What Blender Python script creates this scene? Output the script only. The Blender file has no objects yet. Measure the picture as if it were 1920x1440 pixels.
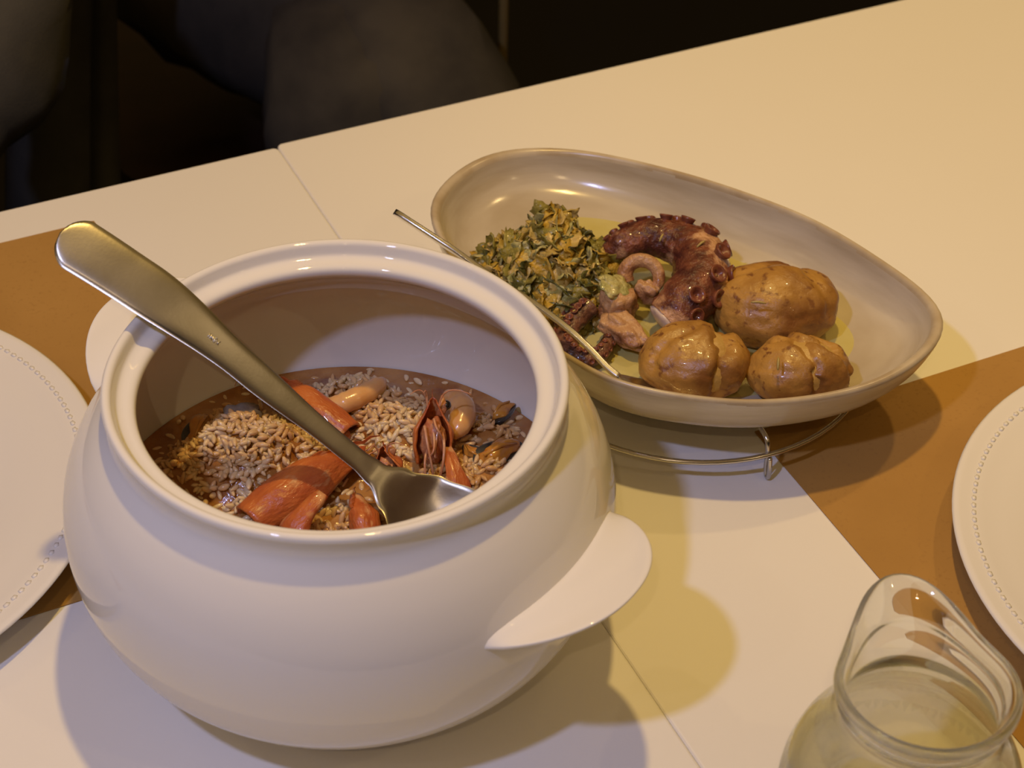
import bpy, bmesh, math, random
from mathutils import Vector, Matrix, noise
random.seed(7)
R = random.random
PI = math.pi
S = bpy.context.scene
C = S.collection
TZ = 0.75                      # height of the table top above the floor

# ------------------------------------------------------------------ camera
cam_d = bpy.data.cameras.new('camera'); cam = bpy.data.objects.new('camera', cam_d); C.objects.link(cam)
cam_d.sensor_width = 36.0; cam_d.lens = 3500 / 1920 * 36.0
cam_d.clip_start = 0.02
rx = Vector((0.9026569547, -0.4298068746, 0.0218282546))
uy = Vector((0.2626260191, 0.5903155536, 0.7632529864))
fz = Vector((0.3409369388, 0.6832229488, -0.6457309084))
m = Matrix.Identity(4)
for i in range(3):
    m[i][0] = rx[i]; m[i][1] = uy[i]; m[i][2] = -fz[i]
m[0][3], m[1][3], m[2][3] = 0.0, 0.0, 0.66625 + TZ
cam.matrix_world = m
cam_d.dof.use_dof = True; cam_d.dof.focus_distance = 0.92; cam_d.dof.aperture_fstop = 15.0
S.camera = cam

# ------------------------------------------------------------------ view, world, lamps
S.view_settings.view_transform = 'Standard'; S.view_settings.look = 'None'
S.view_settings.exposure = 0.0; S.view_settings.gamma = 1.0; S.view_settings.use_curve_mapping = False
w = bpy.data.worlds.new('world'); S.world = w; w.use_nodes = True
w.node_tree.nodes['Background'].inputs[0].default_value = (1.0, 0.60, 0.20, 1)
w.node_tree.nodes['Background'].inputs[1].default_value = 0.22

def spot(name, loc, aim, power, col, size=0.03, angle=100, blend=0.6):
    d = bpy.data.lights.new(name, 'SPOT'); o = bpy.data.objects.new(name, d); C.objects.link(o)
    o.location = (loc[0], loc[1], loc[2] + TZ); d.energy = power; d.color = col
    d.shadow_soft_size = size; d.spot_size = math.radians(angle); d.spot_blend = blend
    v = Vector((aim[0], aim[1], aim[2] + TZ)) - o.location
    o.rotation_euler = v.to_track_quat('-Z', 'Y').to_euler()
    return o
# warm ceiling spot almost straight above the pot, slightly behind it
spot('warm_ceiling_spot', (0.40, 0.80, 1.60), (0.45, 0.60, 0), 43, (1.0, 0.66, 0.20), 0.03, 56, 0.4)
# cool spot from the left, on the diner's side
spot('cool_ceiling_spot', (-0.36, 0.25, 1.15), (0.35, 0.62, 0), 23, (0.50, 0.56, 1.0), 0.028, 82, 0.6)
# further warm restaurant spots along the ceiling tracks
spot('track_spot', (1.35, 1.0, 1.5), (0.85, 0.80, 0), 26, (1.0, 0.68, 0.28), 0.03, 40, 0.8)
spot('track_spot.001', (-1.1, 0.9, 1.5), (-0.1, 0.6, 0), 3, (1.0, 0.74, 0.42), 0.012, 40, 0.8)
spot('track_spot.002', (-0.35, -0.45, 1.4), (0.15, 0.40, 0), 7, (1.0, 0.70, 0.36), 0.012, 46, 0.8)
spot('track_spot.003', (-0.95, 0.15, 1.35), (0.1, 0.6, 0), 1.6, (1.0, 0.85, 0.70), 0.006, 50, 0.8)
spot('track_spot.004', (0.9, -0.5, 1.4), (0.45, 0.5, 0), 3.5, (1.0, 0.72, 0.38), 0.008, 50, 0.8)

# ------------------------------------------------------------------ materials
def mat(name, c1, c2=None, scale=20, rough=0.4, bump=0.0, bscale=60, coat=0.0, metal=0.0, sss=0.0, sscol=None,
        trans=0.0, ior=1.45, lo=0.35, hi=0.65, c3=None, scale3=200, spec=0.5, stretch=None, detail=5, coord='Object', lo3=0.58, hi3=0.68):
    mt = bpy.data.materials.new(name); mt.use_nodes = True
    nt = mt.node_tree; b = nt.nodes['Principled BSDF']
    def S4(c): return (c[0], c[1], c[2], 1)
    b.inputs['Base Color'].default_value = S4(c1); b.inputs['Roughness'].default_value = rough
    b.inputs['Metallic'].default_value = metal; b.inputs['Coat Weight'].default_value = coat
    b.inputs['Coat Roughness'].default_value = 0.05
    b.inputs['IOR'].default_value = ior; b.inputs['Transmission Weight'].default_value = trans
    b.inputs['Specular IOR Level'].default_value = spec
    if sss:
        b.inputs['Subsurface Weight'].default_value = sss
        b.inputs['Subsurface Radius'].default_value = sscol or (0.6, 0.3, 0.15)
        b.inputs['Subsurface Scale'].default_value = 0.004
    tc = nt.nodes.new('ShaderNodeTexCoord'); vec = tc.outputs[coord]
    if stretch:
        mp = nt.nodes.new('ShaderNodeMapping'); mp.inputs['Scale'].default_value = stretch
        nt.links.new(vec, mp.inputs[0]); vec = mp.outputs[0]
    def nz(sc, det=detail):
        n = nt.nodes.new('ShaderNodeTexNoise'); n.inputs['Scale'].default_value = sc; n.inputs['Detail'].default_value = det
        nt.links.new(vec, n.inputs['Vector']); return n
    src = None
    if c2:
        n = nz(scale); r = nt.nodes.new('ShaderNodeValToRGB')
        r.color_ramp.elements[0].position = lo; r.color_ramp.elements[0].color = S4(c1)
        r.color_ramp.elements[1].position = hi; r.color_ramp.elements[1].color = S4(c2)
        nt.links.new(n.outputs['Fac'], r.inputs[0]); src = r.outputs[0]
    if c3:
        n = nz(scale3); r = nt.nodes.new('ShaderNodeValToRGB')
        r.color_ramp.elements[0].position = lo3; r.color_ramp.elements[0].color = (0, 0, 0, 1)
        r.color_ramp.elements[1].position = hi3; r.color_ramp.elements[1].color = (1, 1, 1, 1)
        nt.links.new(n.outputs['Fac'], r.inputs[0])
        mx = nt.nodes.new('ShaderNodeMix'); mx.data_type = 'RGBA'
        nt.links.new(r.outputs[0], mx.inputs[0])
        if src: nt.links.new(src, mx.inputs[6])
        else: mx.inputs[6].default_value = S4(c1)
        mx.inputs[7].default_value = S4(c3); src = mx.outputs[2]
    if src: nt.links.new(src, b.inputs['Base Color'])
    if bump:
        n = nz(bscale, 4); bp = nt.nodes.new('ShaderNodeBump'); bp.inputs['Strength'].default_value = bump
        bp.inputs['Distance'].default_value = 0.002
        nt.links.new(n.outputs['Fac'], bp.inputs['Height']); nt.links.new(bp.outputs[0], b.inputs['Normal'])
    return mt

M = {}
M['table'] = mat('white_laminate', (0.80, 0.78, 0.74), (0.78, 0.76, 0.71), 3, 0.42, 0.02, 500)
M['edge'] = mat('table_edge_band', (0.62, 0.55, 0.42), None, 10, 0.5)
M['floor'] = mat('dark_floor', (0.0015, 0.0012, 0.001), (0.003, 0.002, 0.0015), 6, 0.6)
M['iron'] = mat('black_iron', (0.01, 0.01, 0.01), None, 10, 0.5)
M['china'] = mat('white_porcelain', (0.80, 0.775, 0.715), None, 10, 0.025, 0.0)
M['plate'] = mat('plate_porcelain', (0.78, 0.76, 0.72), None, 10, 0.16, 0.0)
M['kraft'] = mat('kraft_paper', (0.42, 0.235, 0.060), (0.36, 0.195, 0.045), 9, 0.8, 0.05, 900, c3=(0.36, 0.195, 0.048), scale3=420)
M['stone'] = mat('stoneware_glaze', (0.60, 0.54, 0.43), (0.41, 0.34, 0.235), 11, 0.18, 0.06, 40, stretch=(1, 1, 8), lo=0.34, hi=0.70, detail=9)
M['rimline'] = mat('stoneware_bare_rim', (0.40, 0.31, 0.19), (0.54, 0.46, 0.33), 40, 0.25)
M['steel'] = mat('worn_steel', (0.40, 0.37, 0.31), (0.33, 0.30, 0.24), 50, 0.33, 0.015, 700, metal=1.0)
M['steel2'] = mat('bright_steel', (0.80, 0.79, 0.78), None, 10, 0.24, metal=1.0)
M['wire'] = mat('chrome_wire', (0.58, 0.55, 0.50), None, 10, 0.22, metal=1.0)
M['broth'] = mat('orange_broth', (0.27, 0.095, 0.014), (0.44, 0.22, 0.065), 55, 0.14, 0.6, 170, coat=0.35, c3=(0.20, 0.055, 0.008), scale3=45)
M['rice'] = mat('cooked_rice', (0.78, 0.61, 0.37), (0.56, 0.32, 0.12), 36, 0.22, 0.0, coat=0.4, sss=0.3, sscol=(0.8, 0.5, 0.25), lo=0.36, hi=0.60)
M['shell'] = mat('shrimp_shell', (0.55, 0.16, 0.035), (0.40, 0.085, 0.022), 110, 0.34, 0.5, 420, coat=0.25, c3=(0.58, 0.28, 0.11), scale3=170, stretch=(0.4, 1, 1))
M['shellpale'] = mat('shrimp_shell_pale', (0.52, 0.25, 0.11), (0.44, 0.13, 0.05), 140, 0.3, 0.4, 400, coat=0.25)
M['shleg'] = mat('shrimp_leg', (0.58, 0.33, 0.20), (0.50, 0.20, 0.09), 150, 0.3, coat=0.3)
M['eye'] = mat('shrimp_eye', (0.008, 0.006, 0.006), None, 10, 0.08, coat=1.0)
M['prawn'] = mat('peeled_shrimp', (0.74, 0.45, 0.19), (0.62, 0.30, 0.09), 60, 0.22, 0.1, 250, coat=0.4, sss=0.4, sscol=(0.8, 0.4, 0.15))
M['mflesh'] = mat('mussel_flesh', (0.55, 0.26, 0.04), (0.42, 0.16, 0.02), 120, 0.22, 0.2, 300, coat=0.5)
M['mshell'] = mat('mussel_shell', (0.015, 0.014, 0.014), (0.05, 0.05, 0.045), 80, 0.2, coat=0.5)
M['clam'] = mat('grey_clam_meat', (0.24, 0.19, 0.14), (0.12, 0.10, 0.08), 130, 0.25, 0.3, 250, coat=0.4, c3=(0.36, 0.27, 0.18), scale3=90)
M['oil'] = mat('olive_oil', (0.50, 0.42, 0.12), (0.56, 0.50, 0.20), 30, 0.05, coat=0.5)
M['potato'] = mat('roast_potato_skin', (0.44, 0.235, 0.050), (0.20, 0.078, 0.018), 30, 0.38, 0.5, 170, coat=0.15, lo=0.42, hi=0.66, c3=(0.19, 0.075, 0.02), scale3=200)
M['pflesh'] = mat('potato_flesh', (0.56, 0.37, 0.11), (0.46, 0.27, 0.065), 60, 0.35, 0.5, 200)
M['octo'] = mat('grilled_octopus', (0.070, 0.018, 0.014), (0.26, 0.085, 0.040), 90, 0.30, 0.9, 330, coat=0.25, c3=(0.58, 0.33, 0.17), scale3=38, lo=0.38, hi=0.68, lo3=0.55, hi3=0.62)
M['octodark'] = mat('charred_octopus', (0.035, 0.011, 0.009), (0.20, 0.085, 0.045), 170, 0.30, 0.8, 300, coat=0.25)
M['sucker'] = mat('octopus_sucker', (0.13, 0.035, 0.022), (0.22, 0.07, 0.035), 150, 0.22, 0.4, 300, coat=0.5)
M['octopale'] = mat('octopus_flesh', (0.52, 0.31, 0.155), (0.36, 0.17, 0.075), 60, 0.34, 0.9, 260, coat=0.15, c3=(0.19, 0.07, 0.03), scale3=80)
M['octowhite'] = mat('octopus_cut_face', (0.70, 0.58, 0.47), (0.60, 0.45, 0.34), 120, 0.3)
for nm, a, b_ in (('leaf_a', (0.30, 0.25, 0.050), (0.20, 0.17, 0.03)), ('leaf_b', (0.060, 0.066, 0.014), (0.14, 0.13, 0.028)),
                  ('leaf_c', (0.60, 0.43, 0.14), (0.42, 0.31, 0.08)), ('leaf_d', (0.54, 0.33, 0.035), (0.34, 0.24, 0.04)),
                  ('leaf_e', (0.52, 0.46, 0.19), (0.30, 0.29, 0.09))):
    M[nm] = mat(nm, a, b_, 90, 0.26, 0.6, 400, coat=0.3)
M['herb'] = mat('rosemary_needle', (0.40, 0.30, 0.09), None, 10, 0.4)
M['trouser'] = mat('grey_trousers', (0.070, 0.062, 0.050), (0.035, 0.031, 0.028), 14, 0.9, 0.2, 600)
M['jacket'] = mat('grey_jacket', (0.060, 0.056, 0.046), (0.035, 0.033, 0.030), 14, 0.9, 0.2, 600)
M['coat'] = mat('dark_coat', (0.028, 0.028, 0.03), None, 10, 0.9)
M['skin'] = mat('skin', (0.45, 0.24, 0.15), None, 10, 0.5)
M['hair'] = mat('hair', (0.02, 0.014, 0.01), None, 10, 0.6)
M['shoe'] = mat('shoe_leather', (0.012, 0.01, 0.009), None, 10, 0.4)
M['wood'] = mat('dark_wood', (0.030, 0.014, 0.006), (0.018, 0.008, 0.004), 20, 0.5, stretch=(1, 1, 0.2))
M['brass'] = mat('brass_tube', (0.50, 0.36, 0.13), None, 10, 0.35, metal=0.6)

def glass_mat(name, col, ior, clear):
    mt = bpy.data.materials.new(name); mt.use_nodes = True; nt = mt.node_tree
    for n in list(nt.nodes): nt.nodes.remove(n)
    o = nt.nodes.new('ShaderNodeOutputMaterial'); g = nt.nodes.new('ShaderNodeBsdfGlass'); t = nt.nodes.new('ShaderNodeBsdfTransparent')
    g.inputs['Color'].default_value = (*col, 1); g.inputs['IOR'].default_value = ior; g.inputs['Roughness'].default_value = 0.0
    t.inputs['Color'].default_value = (*col, 1)
    mx = nt.nodes.new('ShaderNodeMixShader'); mx.inputs[0].default_value = clear
    nt.links.new(g.outputs[0], mx.inputs[1]); nt.links.new(t.outputs[0], mx.inputs[2]); nt.links.new(mx.outputs[0], o.inputs[0])
    return mt
M['glass'] = glass_mat('clear_glass', (0.985, 0.995, 0.985), 1.48, 0.18)
M['wine'] = glass_mat('pale_wine', (0.995, 0.985, 0.93), 1.34, 0.75)

# ------------------------------------------------------------------ mesh helpers
def link(name, me, mt, parent=None, smooth=True):
    if mt is not None:
        me.materials.append(mt)
    if smooth:
        me.polygons.foreach_set('use_smooth', [True] * len(me.polygons))
    o = bpy.data.objects.new(name, me); C.objects.link(o)
    if parent: o.parent = parent
    return o

def mesh(name, vs, fs, mt, parent=None, smooth=True, loc=None):
    me = bpy.data.meshes.new(name); me.from_pydata([tuple(v) for v in vs], [], fs); me.update()
    bm = bmesh.new(); bm.from_mesh(me); bmesh.ops.recalc_face_normals(bm, faces=bm.faces); bm.to_mesh(me); bm.free()
    o = link(name, me, mt, parent, smooth)
    if loc is not None: o.location = loc
    return o

def tag(o, label, cat=None, group=None, kind=None):
    if label: o['label'] = label
    if cat: o['category'] = cat
    if group: o['group'] = group
    if kind: o['kind'] = kind
    return o

def thing(name, label, cat, loc=(0, 0, 0), group=None, rot=None):
    o = bpy.data.objects.new(name, None); C.objects.link(o); o.empty_display_size = 0.02
    o.location = (loc[0], loc[1], loc[2] + TZ)
    if rot: o.rotation_euler = rot
    return tag(o, label, cat, group)

def lathe_data(prof, n=96, deform=None):
    vs, fs = [], []; rings = []
    for r, z in prof:
        if r < 1e-6:
            rings.append([len(vs)]); vs.append(Vector((0, 0, z)))
        else:
            ring = []
            for i in range(n):
                a = 2 * PI * i / n; v = Vector((r * math.cos(a), r * math.sin(a), z))
                ring.append(len(vs)); vs.append(v)
            rings.append(ring)
    for A, B in zip(rings, rings[1:]):
        for i in range(n):
            j = (i + 1) % n
            if len(A) == 1 and len(B) == 1: continue
            if len(A) == 1: fs.append((A[0], B[i], B[j]))
            elif len(B) == 1: fs.append((A[i], A[j], B[0]))
            else: fs.append((A[i], A[j], B[j], B[i]))
    if deform: vs = [deform(v) for v in vs]
    return vs, fs

def lathe(name, prof, mt, parent=None, n=96, deform=None):
    vs, fs = lathe_data(prof, n, deform)
    return mesh(name, vs, fs, mt, parent)

def smooth_prof(pts, k=4):
    """Catmull-Rom resample of a profile"""
    out = []
    P = [pts[0]] + list(pts) + [pts[-1]]
    for i in range(1, len(P) - 2):
        for s in range(k):
            t = s / k
            q = []
            for d in range(len(pts[0])):
                a, b, c, e = P[i - 1][d], P[i][d], P[i + 1][d], P[i + 2][d]
                q.append(0.5 * (2 * b + (c - a) * t + (2 * a - 5 * b + 4 * c - e) * t * t + (3 * b - a - 3 * c + e) * t ** 3))
            out.append(tuple(q))
    out.append(tuple(pts[-1]))
    return out

def tube_data(path, rad, n=10, caps=True, flat=1.0, up=Vector((0, 0, 1)), closed=False):
    """path of points, rad float or list; flat scales the section along the binormal"""
    P = [Vector(p) for p in path]; N = len(P)
    if not isinstance(rad, (list, tuple)): rad = [rad] * N
    vs, fs = [], []
    side = None
    for i in range(N):
        if closed: t = P[(i + 1) % N] - P[i - 1]
        else: t = P[min(i + 1, N - 1)] - P[max(i - 1, 0)]
        if t.length < 1e-9: t = Vector((0, 0, 1))
        t.normalize()
        if side is None:
            side = t.cross(up)
            if side.length < 1e-4: side = t.cross(Vector((1, 0, 0)))
        else:
            side = side - t * side.dot(t)
        side.normalize(); u2 = side.cross(t)
        for k in range(n):
            a = 2 * PI * k / n
            vs.append(P[i] + side * math.cos(a) * rad[i] + u2 * math.sin(a) * rad[i] * flat)
    for i in range(N if closed else N - 1):
        i2 = (i + 1) % N
        for k in range(n):
            k2 = (k + 1) % n
            fs.append((i * n + k, i * n + k2, i2 * n + k2, i2 * n + k))
    if caps and not closed:
        fs.append(tuple(range(n - 1, -1, -1))); fs.append(tuple((N - 1) * n + k for k in range(n)))
    return vs, fs

def tube(name, path, rad, mt, parent=None, n=10, **k):
    vs, fs = tube_data(path, rad, n, **k)
    return mesh(name, vs, fs, mt, parent)

def join_data(parts):
    vs, fs = [], []
    for v, f in parts:
        o = len(vs); vs += v; fs += [tuple(i + o for i in q) for q in f]
    return vs, fs

_ico = {}
def ico(sub):
    if sub not in _ico:
        bm = bmesh.new(); bmesh.ops.create_icosphere(bm, subdivisions=sub, radius=1)
        bm.verts.index_update()
        _ico[sub] = ([v.co.copy() for v in bm.verts], [tuple(v.index for v in f.verts) for f in bm.faces]); bm.free()
    return _ico[sub]

def blob_data(radii, sub=3, amp=0.0, freq=2.0, seed=0, fn=None, mtx=None):
    vs, fs = ico(sub); out = []
    off = Vector((seed * 7.3, seed * 3.1, seed * 1.7))
    for v in vs:
        s = 1 + amp * noise.noise(v * freq + off) if amp else 1
        p = Vector((v.x * radii[0], v.y * radii[1], v.z * radii[2])) * s
        if fn: p = fn(p, v)
        if mtx: p = mtx @ p
        out.append(p)
    return out, list(fs)

def blob(name, radii, mt, parent=None, loc=(0, 0, 0), **k):
    vs, fs = blob_data(radii, **k)
    return mesh(name, vs, fs, mt, parent, loc=loc)

def box_data(x0, x1, y0, y1, z0, z1):
    vs = [Vector((x, y, z)) for x in (x0, x1) for y in (y0, y1) for z in (z0, z1)]
    return vs, [(0, 1, 3, 2), (4, 6, 7, 5), (0, 4, 5, 1), (2, 3, 7, 6), (0, 2, 6, 4), (1, 5, 7, 3)]

def box(name, b, mt, parent=None, bev=0.0):
    vs, fs = box_data(*b)
    o = mesh(name, vs, fs, mt, parent, smooth=False)
    if bev:
        md = o.modifiers.new('bevel', 'BEVEL'); md.width = bev; md.segments = 3
    return o

# ------------------------------------------------------------------ setting
fl = box('floor', (-4, 5, -3, 6, -0.05, 0), M['floor']); tag(fl, 'dark floor of the dining room', kind='structure')
M['wall'] = mat('dark_plaster', (0.035, 0.026, 0.018), (0.028, 0.021, 0.015), 5, 0.9)
for nm_, b_ in (('wall_back', (-4, 5, 6, 6.1, 0, 2.9)), ('wall_front', (-4, 5, -3.1, -3, 0, 2.9)), ('wall_left', (-4.1, -4, -3, 6, 0, 2.9)), ('wall_right', (5, 5.1, -3, 6, 0, 2.9))):
    tag(box(nm_, b_, M['wall']), 'dark plaster wall of the dining room', kind='structure')

# ------------------------------------------------------------------ tables
def rounded_slab(x0, x1, y0, y1, z0, z1, rc=0.004, n=5):
    pts = []
    for cx, cy, a0 in ((x1 - rc, y1 - rc, 0), (x0 + rc, y1 - rc, 90), (x0 + rc, y0 + rc, 180), (x1 - rc, y0 + rc, 270)):
        for i in range(n + 1):
            a = math.radians(a0 + 90 * i / n); pts.append((cx + rc * math.cos(a), cy + rc * math.sin(a)))
    k = len(pts)
    vs = [Vector((x, y, z0)) for x, y in pts] + [Vector((x, y, z1)) for x, y in pts]
    fs = [tuple(range(k - 1, -1, -1)), tuple(range(k, 2 * k))] + [(i, (i + 1) % k, (i + 1) % k + k, i + k) for i in range(k)]
    return vs, fs

def make_table(x0, x1, y0, y1, label):
    t = thing('dining_table', label, 'table', ((x0 + x1) / 2, (y0 + y1) / 2, -TZ), 'white tables pushed together')
    hx, hy = (x1 - x0) / 2, (y1 - y0) / 2
    vs, fs = rounded_slab(-hx, hx, -hy, hy, TZ - 0.028, TZ)
    o = mesh('tabletop', vs, fs, M['table'], t, smooth=False)
    md = o.modifiers.new('bevel', 'BEVEL'); md.width = 0.0016; md.segments = 3; md.limit_method = 'ANGLE'
    for sx in (-1, 1):
        for sy in (-1, 1):
            box('leg', (sx * (hx - 0.10) - 0.025, sx * (hx - 0.10) + 0.025, sy * (hy - 0.09) - 0.025, sy * (hy - 0.09) + 0.025, 0.0, TZ - 0.068), M['iron'], t, 0.002)
    a, b = hx - 0.075, hy - 0.065
    vs, fs = join_data([box_data(-a, a, -b, -b + 0.02, TZ - 0.068, TZ - 0.028), box_data(-a, a, b - 0.02, b, TZ - 0.068, TZ - 0.028),
                        box_data(-a, -a + 0.02, -b + 0.02, b - 0.02, TZ - 0.068, TZ - 0.028), box_data(a - 0.02, a, -b + 0.02, b - 0.02, TZ - 0.068, TZ - 0.028)])
    mesh('apron', vs, fs, M['iron'], t, smooth=False)
    return t
make_table(-0.90, 0.31515, 0.215, 0.9815, 'white laminate table under the tureen, joined to the table with the seafood dish')
make_table(0.31525, 1.53, 0.217, 0.9845, 'white laminate table under the stoneware dish of octopus')

# ------------------------------------------------------------------ place mats
def placemat(x0, x1, y0, y1, label):
    vs, fs = rounded_slab(x0, x1, y0, y1, 0.0002, 0.0007, 0.0006, 2)
    c = Vector(((x0 + x1) / 2, (y0 + y1) / 2, 0))
    # a faint lift so that the paper is not dead flat
    o = mesh('paper_placemat', [v - c for v in vs], fs, M['kraft'], None, smooth=False)
    o.location = (c.x, c.y, TZ)
    return tag(o, label, 'placemat', 'brown paper placemats')
placemat(-0.236, 0.1844, 0.643, 0.9475, 'brown kraft paper placemat beside the tureen, under the spoon handle')
placemat(0.4537, 0.876, 0.312, 0.6155, 'brown kraft paper placemat beside the glass carafe and the stoneware dish')

# ------------------------------------------------------------------ plates
def make_plate(x, y, label):
    t = thing('dinner_plate', label, 'plate', (x, y, 0.0007), 'white beaded-rim plates')
    prof = [(0, 0.0040), (0.080, 0.0035), (0.081, 0), (0.086, 0), (0.088, 0.004), (0.108, 0.0085), (0.125, 0.0135), (0.142, 0.0172), (0.1515, 0.0186),
            (0.1532, 0.0196), (0.1534, 0.0206), (0.1520, 0.0214), (0.1495, 0.0212), (0.146, 0.0203), (0.143, 0.0200), (0.1395, 0.0196), (0.137, 0.0188),
            (0.128, 0.0170), (0.112, 0.0135), (0.100, 0.0098), (0.094, 0.0076), (0.086, 0.0068), (0.05, 0.0066), (0, 0.0066)]
    lathe('plate_body', prof, M['plate'], t, 128)
    parts = []
    nb = 168
    for i in range(nb):
        a = 2 * PI * i / nb
        mm = Matrix.Translation((0.1425 * math.cos(a), 0.1425 * math.sin(a), 0.0198)) @ Matrix.Rotation(a, 4, 'Z')
        parts.append(blob_data((0.0016, 0.0023, 0.0009), sub=1, mtx=mm))
    vs, fs = join_data(parts)
    tag(mesh('bead_border', vs, fs, M['plate'], t), 'row of small raised beads', kind='stuff')
    return t
make_plate(-0.0233, 0.7526, 'white plate with beaded rim tucked against the tureen')
make_plate(0.6267, 0.4195, 'white plate with beaded rim beside the glass carafe')

# ------------------------------------------------------------------ tureen
PX, PY = 0.2070, 0.5840
tur = thing('tureen', 'round white porcelain soup tureen with lug handles, full of seafood rice', 'tureen', (PX, PY, 0))
outer = [(0.0, 0.0030), (0.050, 0.0030), (0.056, 0.0022), (0.058, 0.0), (0.066, 0.0), (0.070, 0.0030), (0.0760, 0.0065), (0.0890, 0.0145), (0.1000, 0.0225), (0.1090, 0.0310),
         (0.1170, 0.0440), (0.1220, 0.0580), (0.1243, 0.0720), (0.1240, 0.0860), (0.1210, 0.1000), (0.1150, 0.1140), (0.1080, 0.1245), (0.1020, 0.1315),
         (0.0992, 0.1355), (0.0985, 0.1395), (0.0992, 0.1432), (0.1003, 0.1460), (0.1003, 0.1476), (0.0994, 0.1488), (0.0978, 0.1490), (0.0962, 0.1480),
         (0.0952, 0.1455), (0.0942, 0.1432), (0.0920, 0.1422), (0.0890, 0.1417), (0.0872, 0.1408), (0.0864, 0.1392), (0.0866, 0.1372), (0.0885, 0.1345),
         (0.0960, 0.1282), (0.1050, 0.1195), (0.1115, 0.1095), (0.1165, 0.0970), (0.1185, 0.0800), (0.1180, 0.0680), (0.1155, 0.0560), (0.1080, 0.0380), (0.0950, 0.0240), (0.0740, 0.0120), (0.04, 0.0080), (0, 0.0080)]
sp = smooth_prof(outer[4:], 3)
sp = [(max(0.0, r), max(z, 0.0)) for r, z in sp]
lathe('tureen_body', [outer[0], outer[1], outer[2], outer[3]] + sp, M['china'], tur, 160)

def make_lug(theta, dz=0.0):
    """wing-shaped lug handle that leaves the shoulder and turns up at its edge"""
    nu, nk = 41, 24
    w_, prot = 0.0490, 0.0305
    vs, fs = [], []
    for i in range(nu):
        u = -1 + 2 * i / (nu - 1)
        u = max(-0.9995, min(0.9995, u))
        t = w_ * u
        rb = math.sqrt(0.1235 ** 2 - t * t) - 0.0050
        q = (1 - abs(u) ** 2.3) ** 0.55
        rb -= 0.0012 * (1 - q); L = 0.0050 + prot * q - 0.0012 * (1 - q); es = 0.30 + 0.70 * q
        for k in range(nk):
            a = 2 * PI * k / nk
            # section: long flat oval, v from -1 (inside the body) to 1 (edge)
            ca, sa = math.cos(a), math.sin(a)
            v = math.copysign(abs(ca) ** 0.75, ca); h = math.copysign(abs(sa) ** 0.85, sa)
            f = (v + 1) / 2
            rad = rb + L * f
            thick = 0.0088 - 0.0040 * f
            zc = 0.0935 - 0.003 * (1 - q) + 0.0135 * f * f * q
            flare = 0.006 * (1 - f) ** 3
            z = zc + h * (thick * 0.55 + flare) * es
            vs.append(Vector((rad, t, z + dz)))
    for i in range(nu - 1):
        for k in range(nk):
            k2 = (k + 1) % nk
            fs.append((i * nk + k, i * nk + k2, (i + 1) * nk + k2, (i + 1) * nk + k))
    fs.append(tuple(range(nk))); fs.append(tuple((nu - 1) * nk + k for k in range(nk - 1, -1, -1)))
    rm = Matrix.Rotation(math.radians(theta), 4, 'Z')
    return mesh('lug_handle', [rm @ v for v in vs], fs, M['china'], tur)
make_lug(-60); make_lug(111, 0.004)

# ------------------------------------------------------------------ stew
SZ = 0.0575                     # broth level above the table
def soup_h(x, y):
    """height of the stew surface over the broth level; x, y relative to the pot axis"""
    h = 0.0
    for cx, cy, s, a in MOUNDS:
        d2 = ((x - cx) ** 2 + (y - cy) ** 2) / (s * s)
        if d2 < 9: h += a * math.exp(-d2)
    return h
MOUNDS = []
# pixel -> world helper used only to lay out food at its place on the stew / in the dish
CAMP = Vector((0, 0, 0.66625))
def at(px, py, z):
    d = rx * ((px - 960) / 3500) + uy * (-(py - 720) / 3500) + fz
    t = (z - CAMP.z) / d.z
    return CAMP + d * t
def atp(px, py, z):
    p = at(px, py, z); return Vector((p.x - PX, p.y - PY, z))
for px, py, s, a in ((430, 880, 0.020, 0.010), (470, 830, 0.020, 0.011), (540, 865, 0.017, 0.011), (480, 900, 0.018, 0.010), (400, 850, 0.013, 0.008), (430, 790, 0.014, 0.008), (690, 735, 0.014, 0.009),
                     (720, 790, 0.022, 0.009), (640, 730, 0.013, 0.007), (770, 800, 0.016, 0.007), (590, 740, 0.013, 0.006), (890, 890, 0.016, 0.008), (340, 870, 0.014, 0.008),
                     (900, 790, 0.014, 0.005), (950, 800, 0.012, 0.005), (640, 960, 0.018, 0.006), (940, 860, 0.012, 0.006), (560, 820, 0.014, 0.006), (820, 860, 0.02, 0.004)):
    p = atp(px, py, SZ + 0.008); MOUNDS.append((p.x, p.y, s, a))

def disk_grid(rad, rings, seg, fz_):
    vs, fs = [Vector((0, 0, fz_(0, 0)))], []
    for r in range(1, rings + 1):
        for s in range(seg):
            a = 2 * PI * s / seg; rr = rad * r / rings
            x, y = rr * math.cos(a), rr * math.sin(a)
            vs.append(Vector((x, y, fz_(x, y))))
    for s in range(seg): fs.append((0, 1 + s, 1 + (s + 1) % seg))
    for r in range(rings - 1):
        for s in range(seg):
            a = 1 + r * seg + s; b = 1 + r * seg + (s + 1) % seg
            fs.append((a, a + seg, b + seg, b))
    return vs, fs
def broth_z(x, y):
    rr = math.hypot(x, y); e = max(0.0, 1 - max(0, rr - 0.095) / 0.02) if rr > 0.095 else 1.0
    return SZ + (0.80 * soup_h(x, y) + 0.0014 * noise.noise(Vector((x * 90, y * 90, 3)))) * e
vs, fs = disk_grid(0.1152, 44, 120, broth_z)
bo = mesh('broth', vs, fs, M['broth']); bo.location = (PX, PY, TZ)
tag(bo, 'orange brown shellfish broth filling the tureen', 'soup', kind='stuff')

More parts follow.
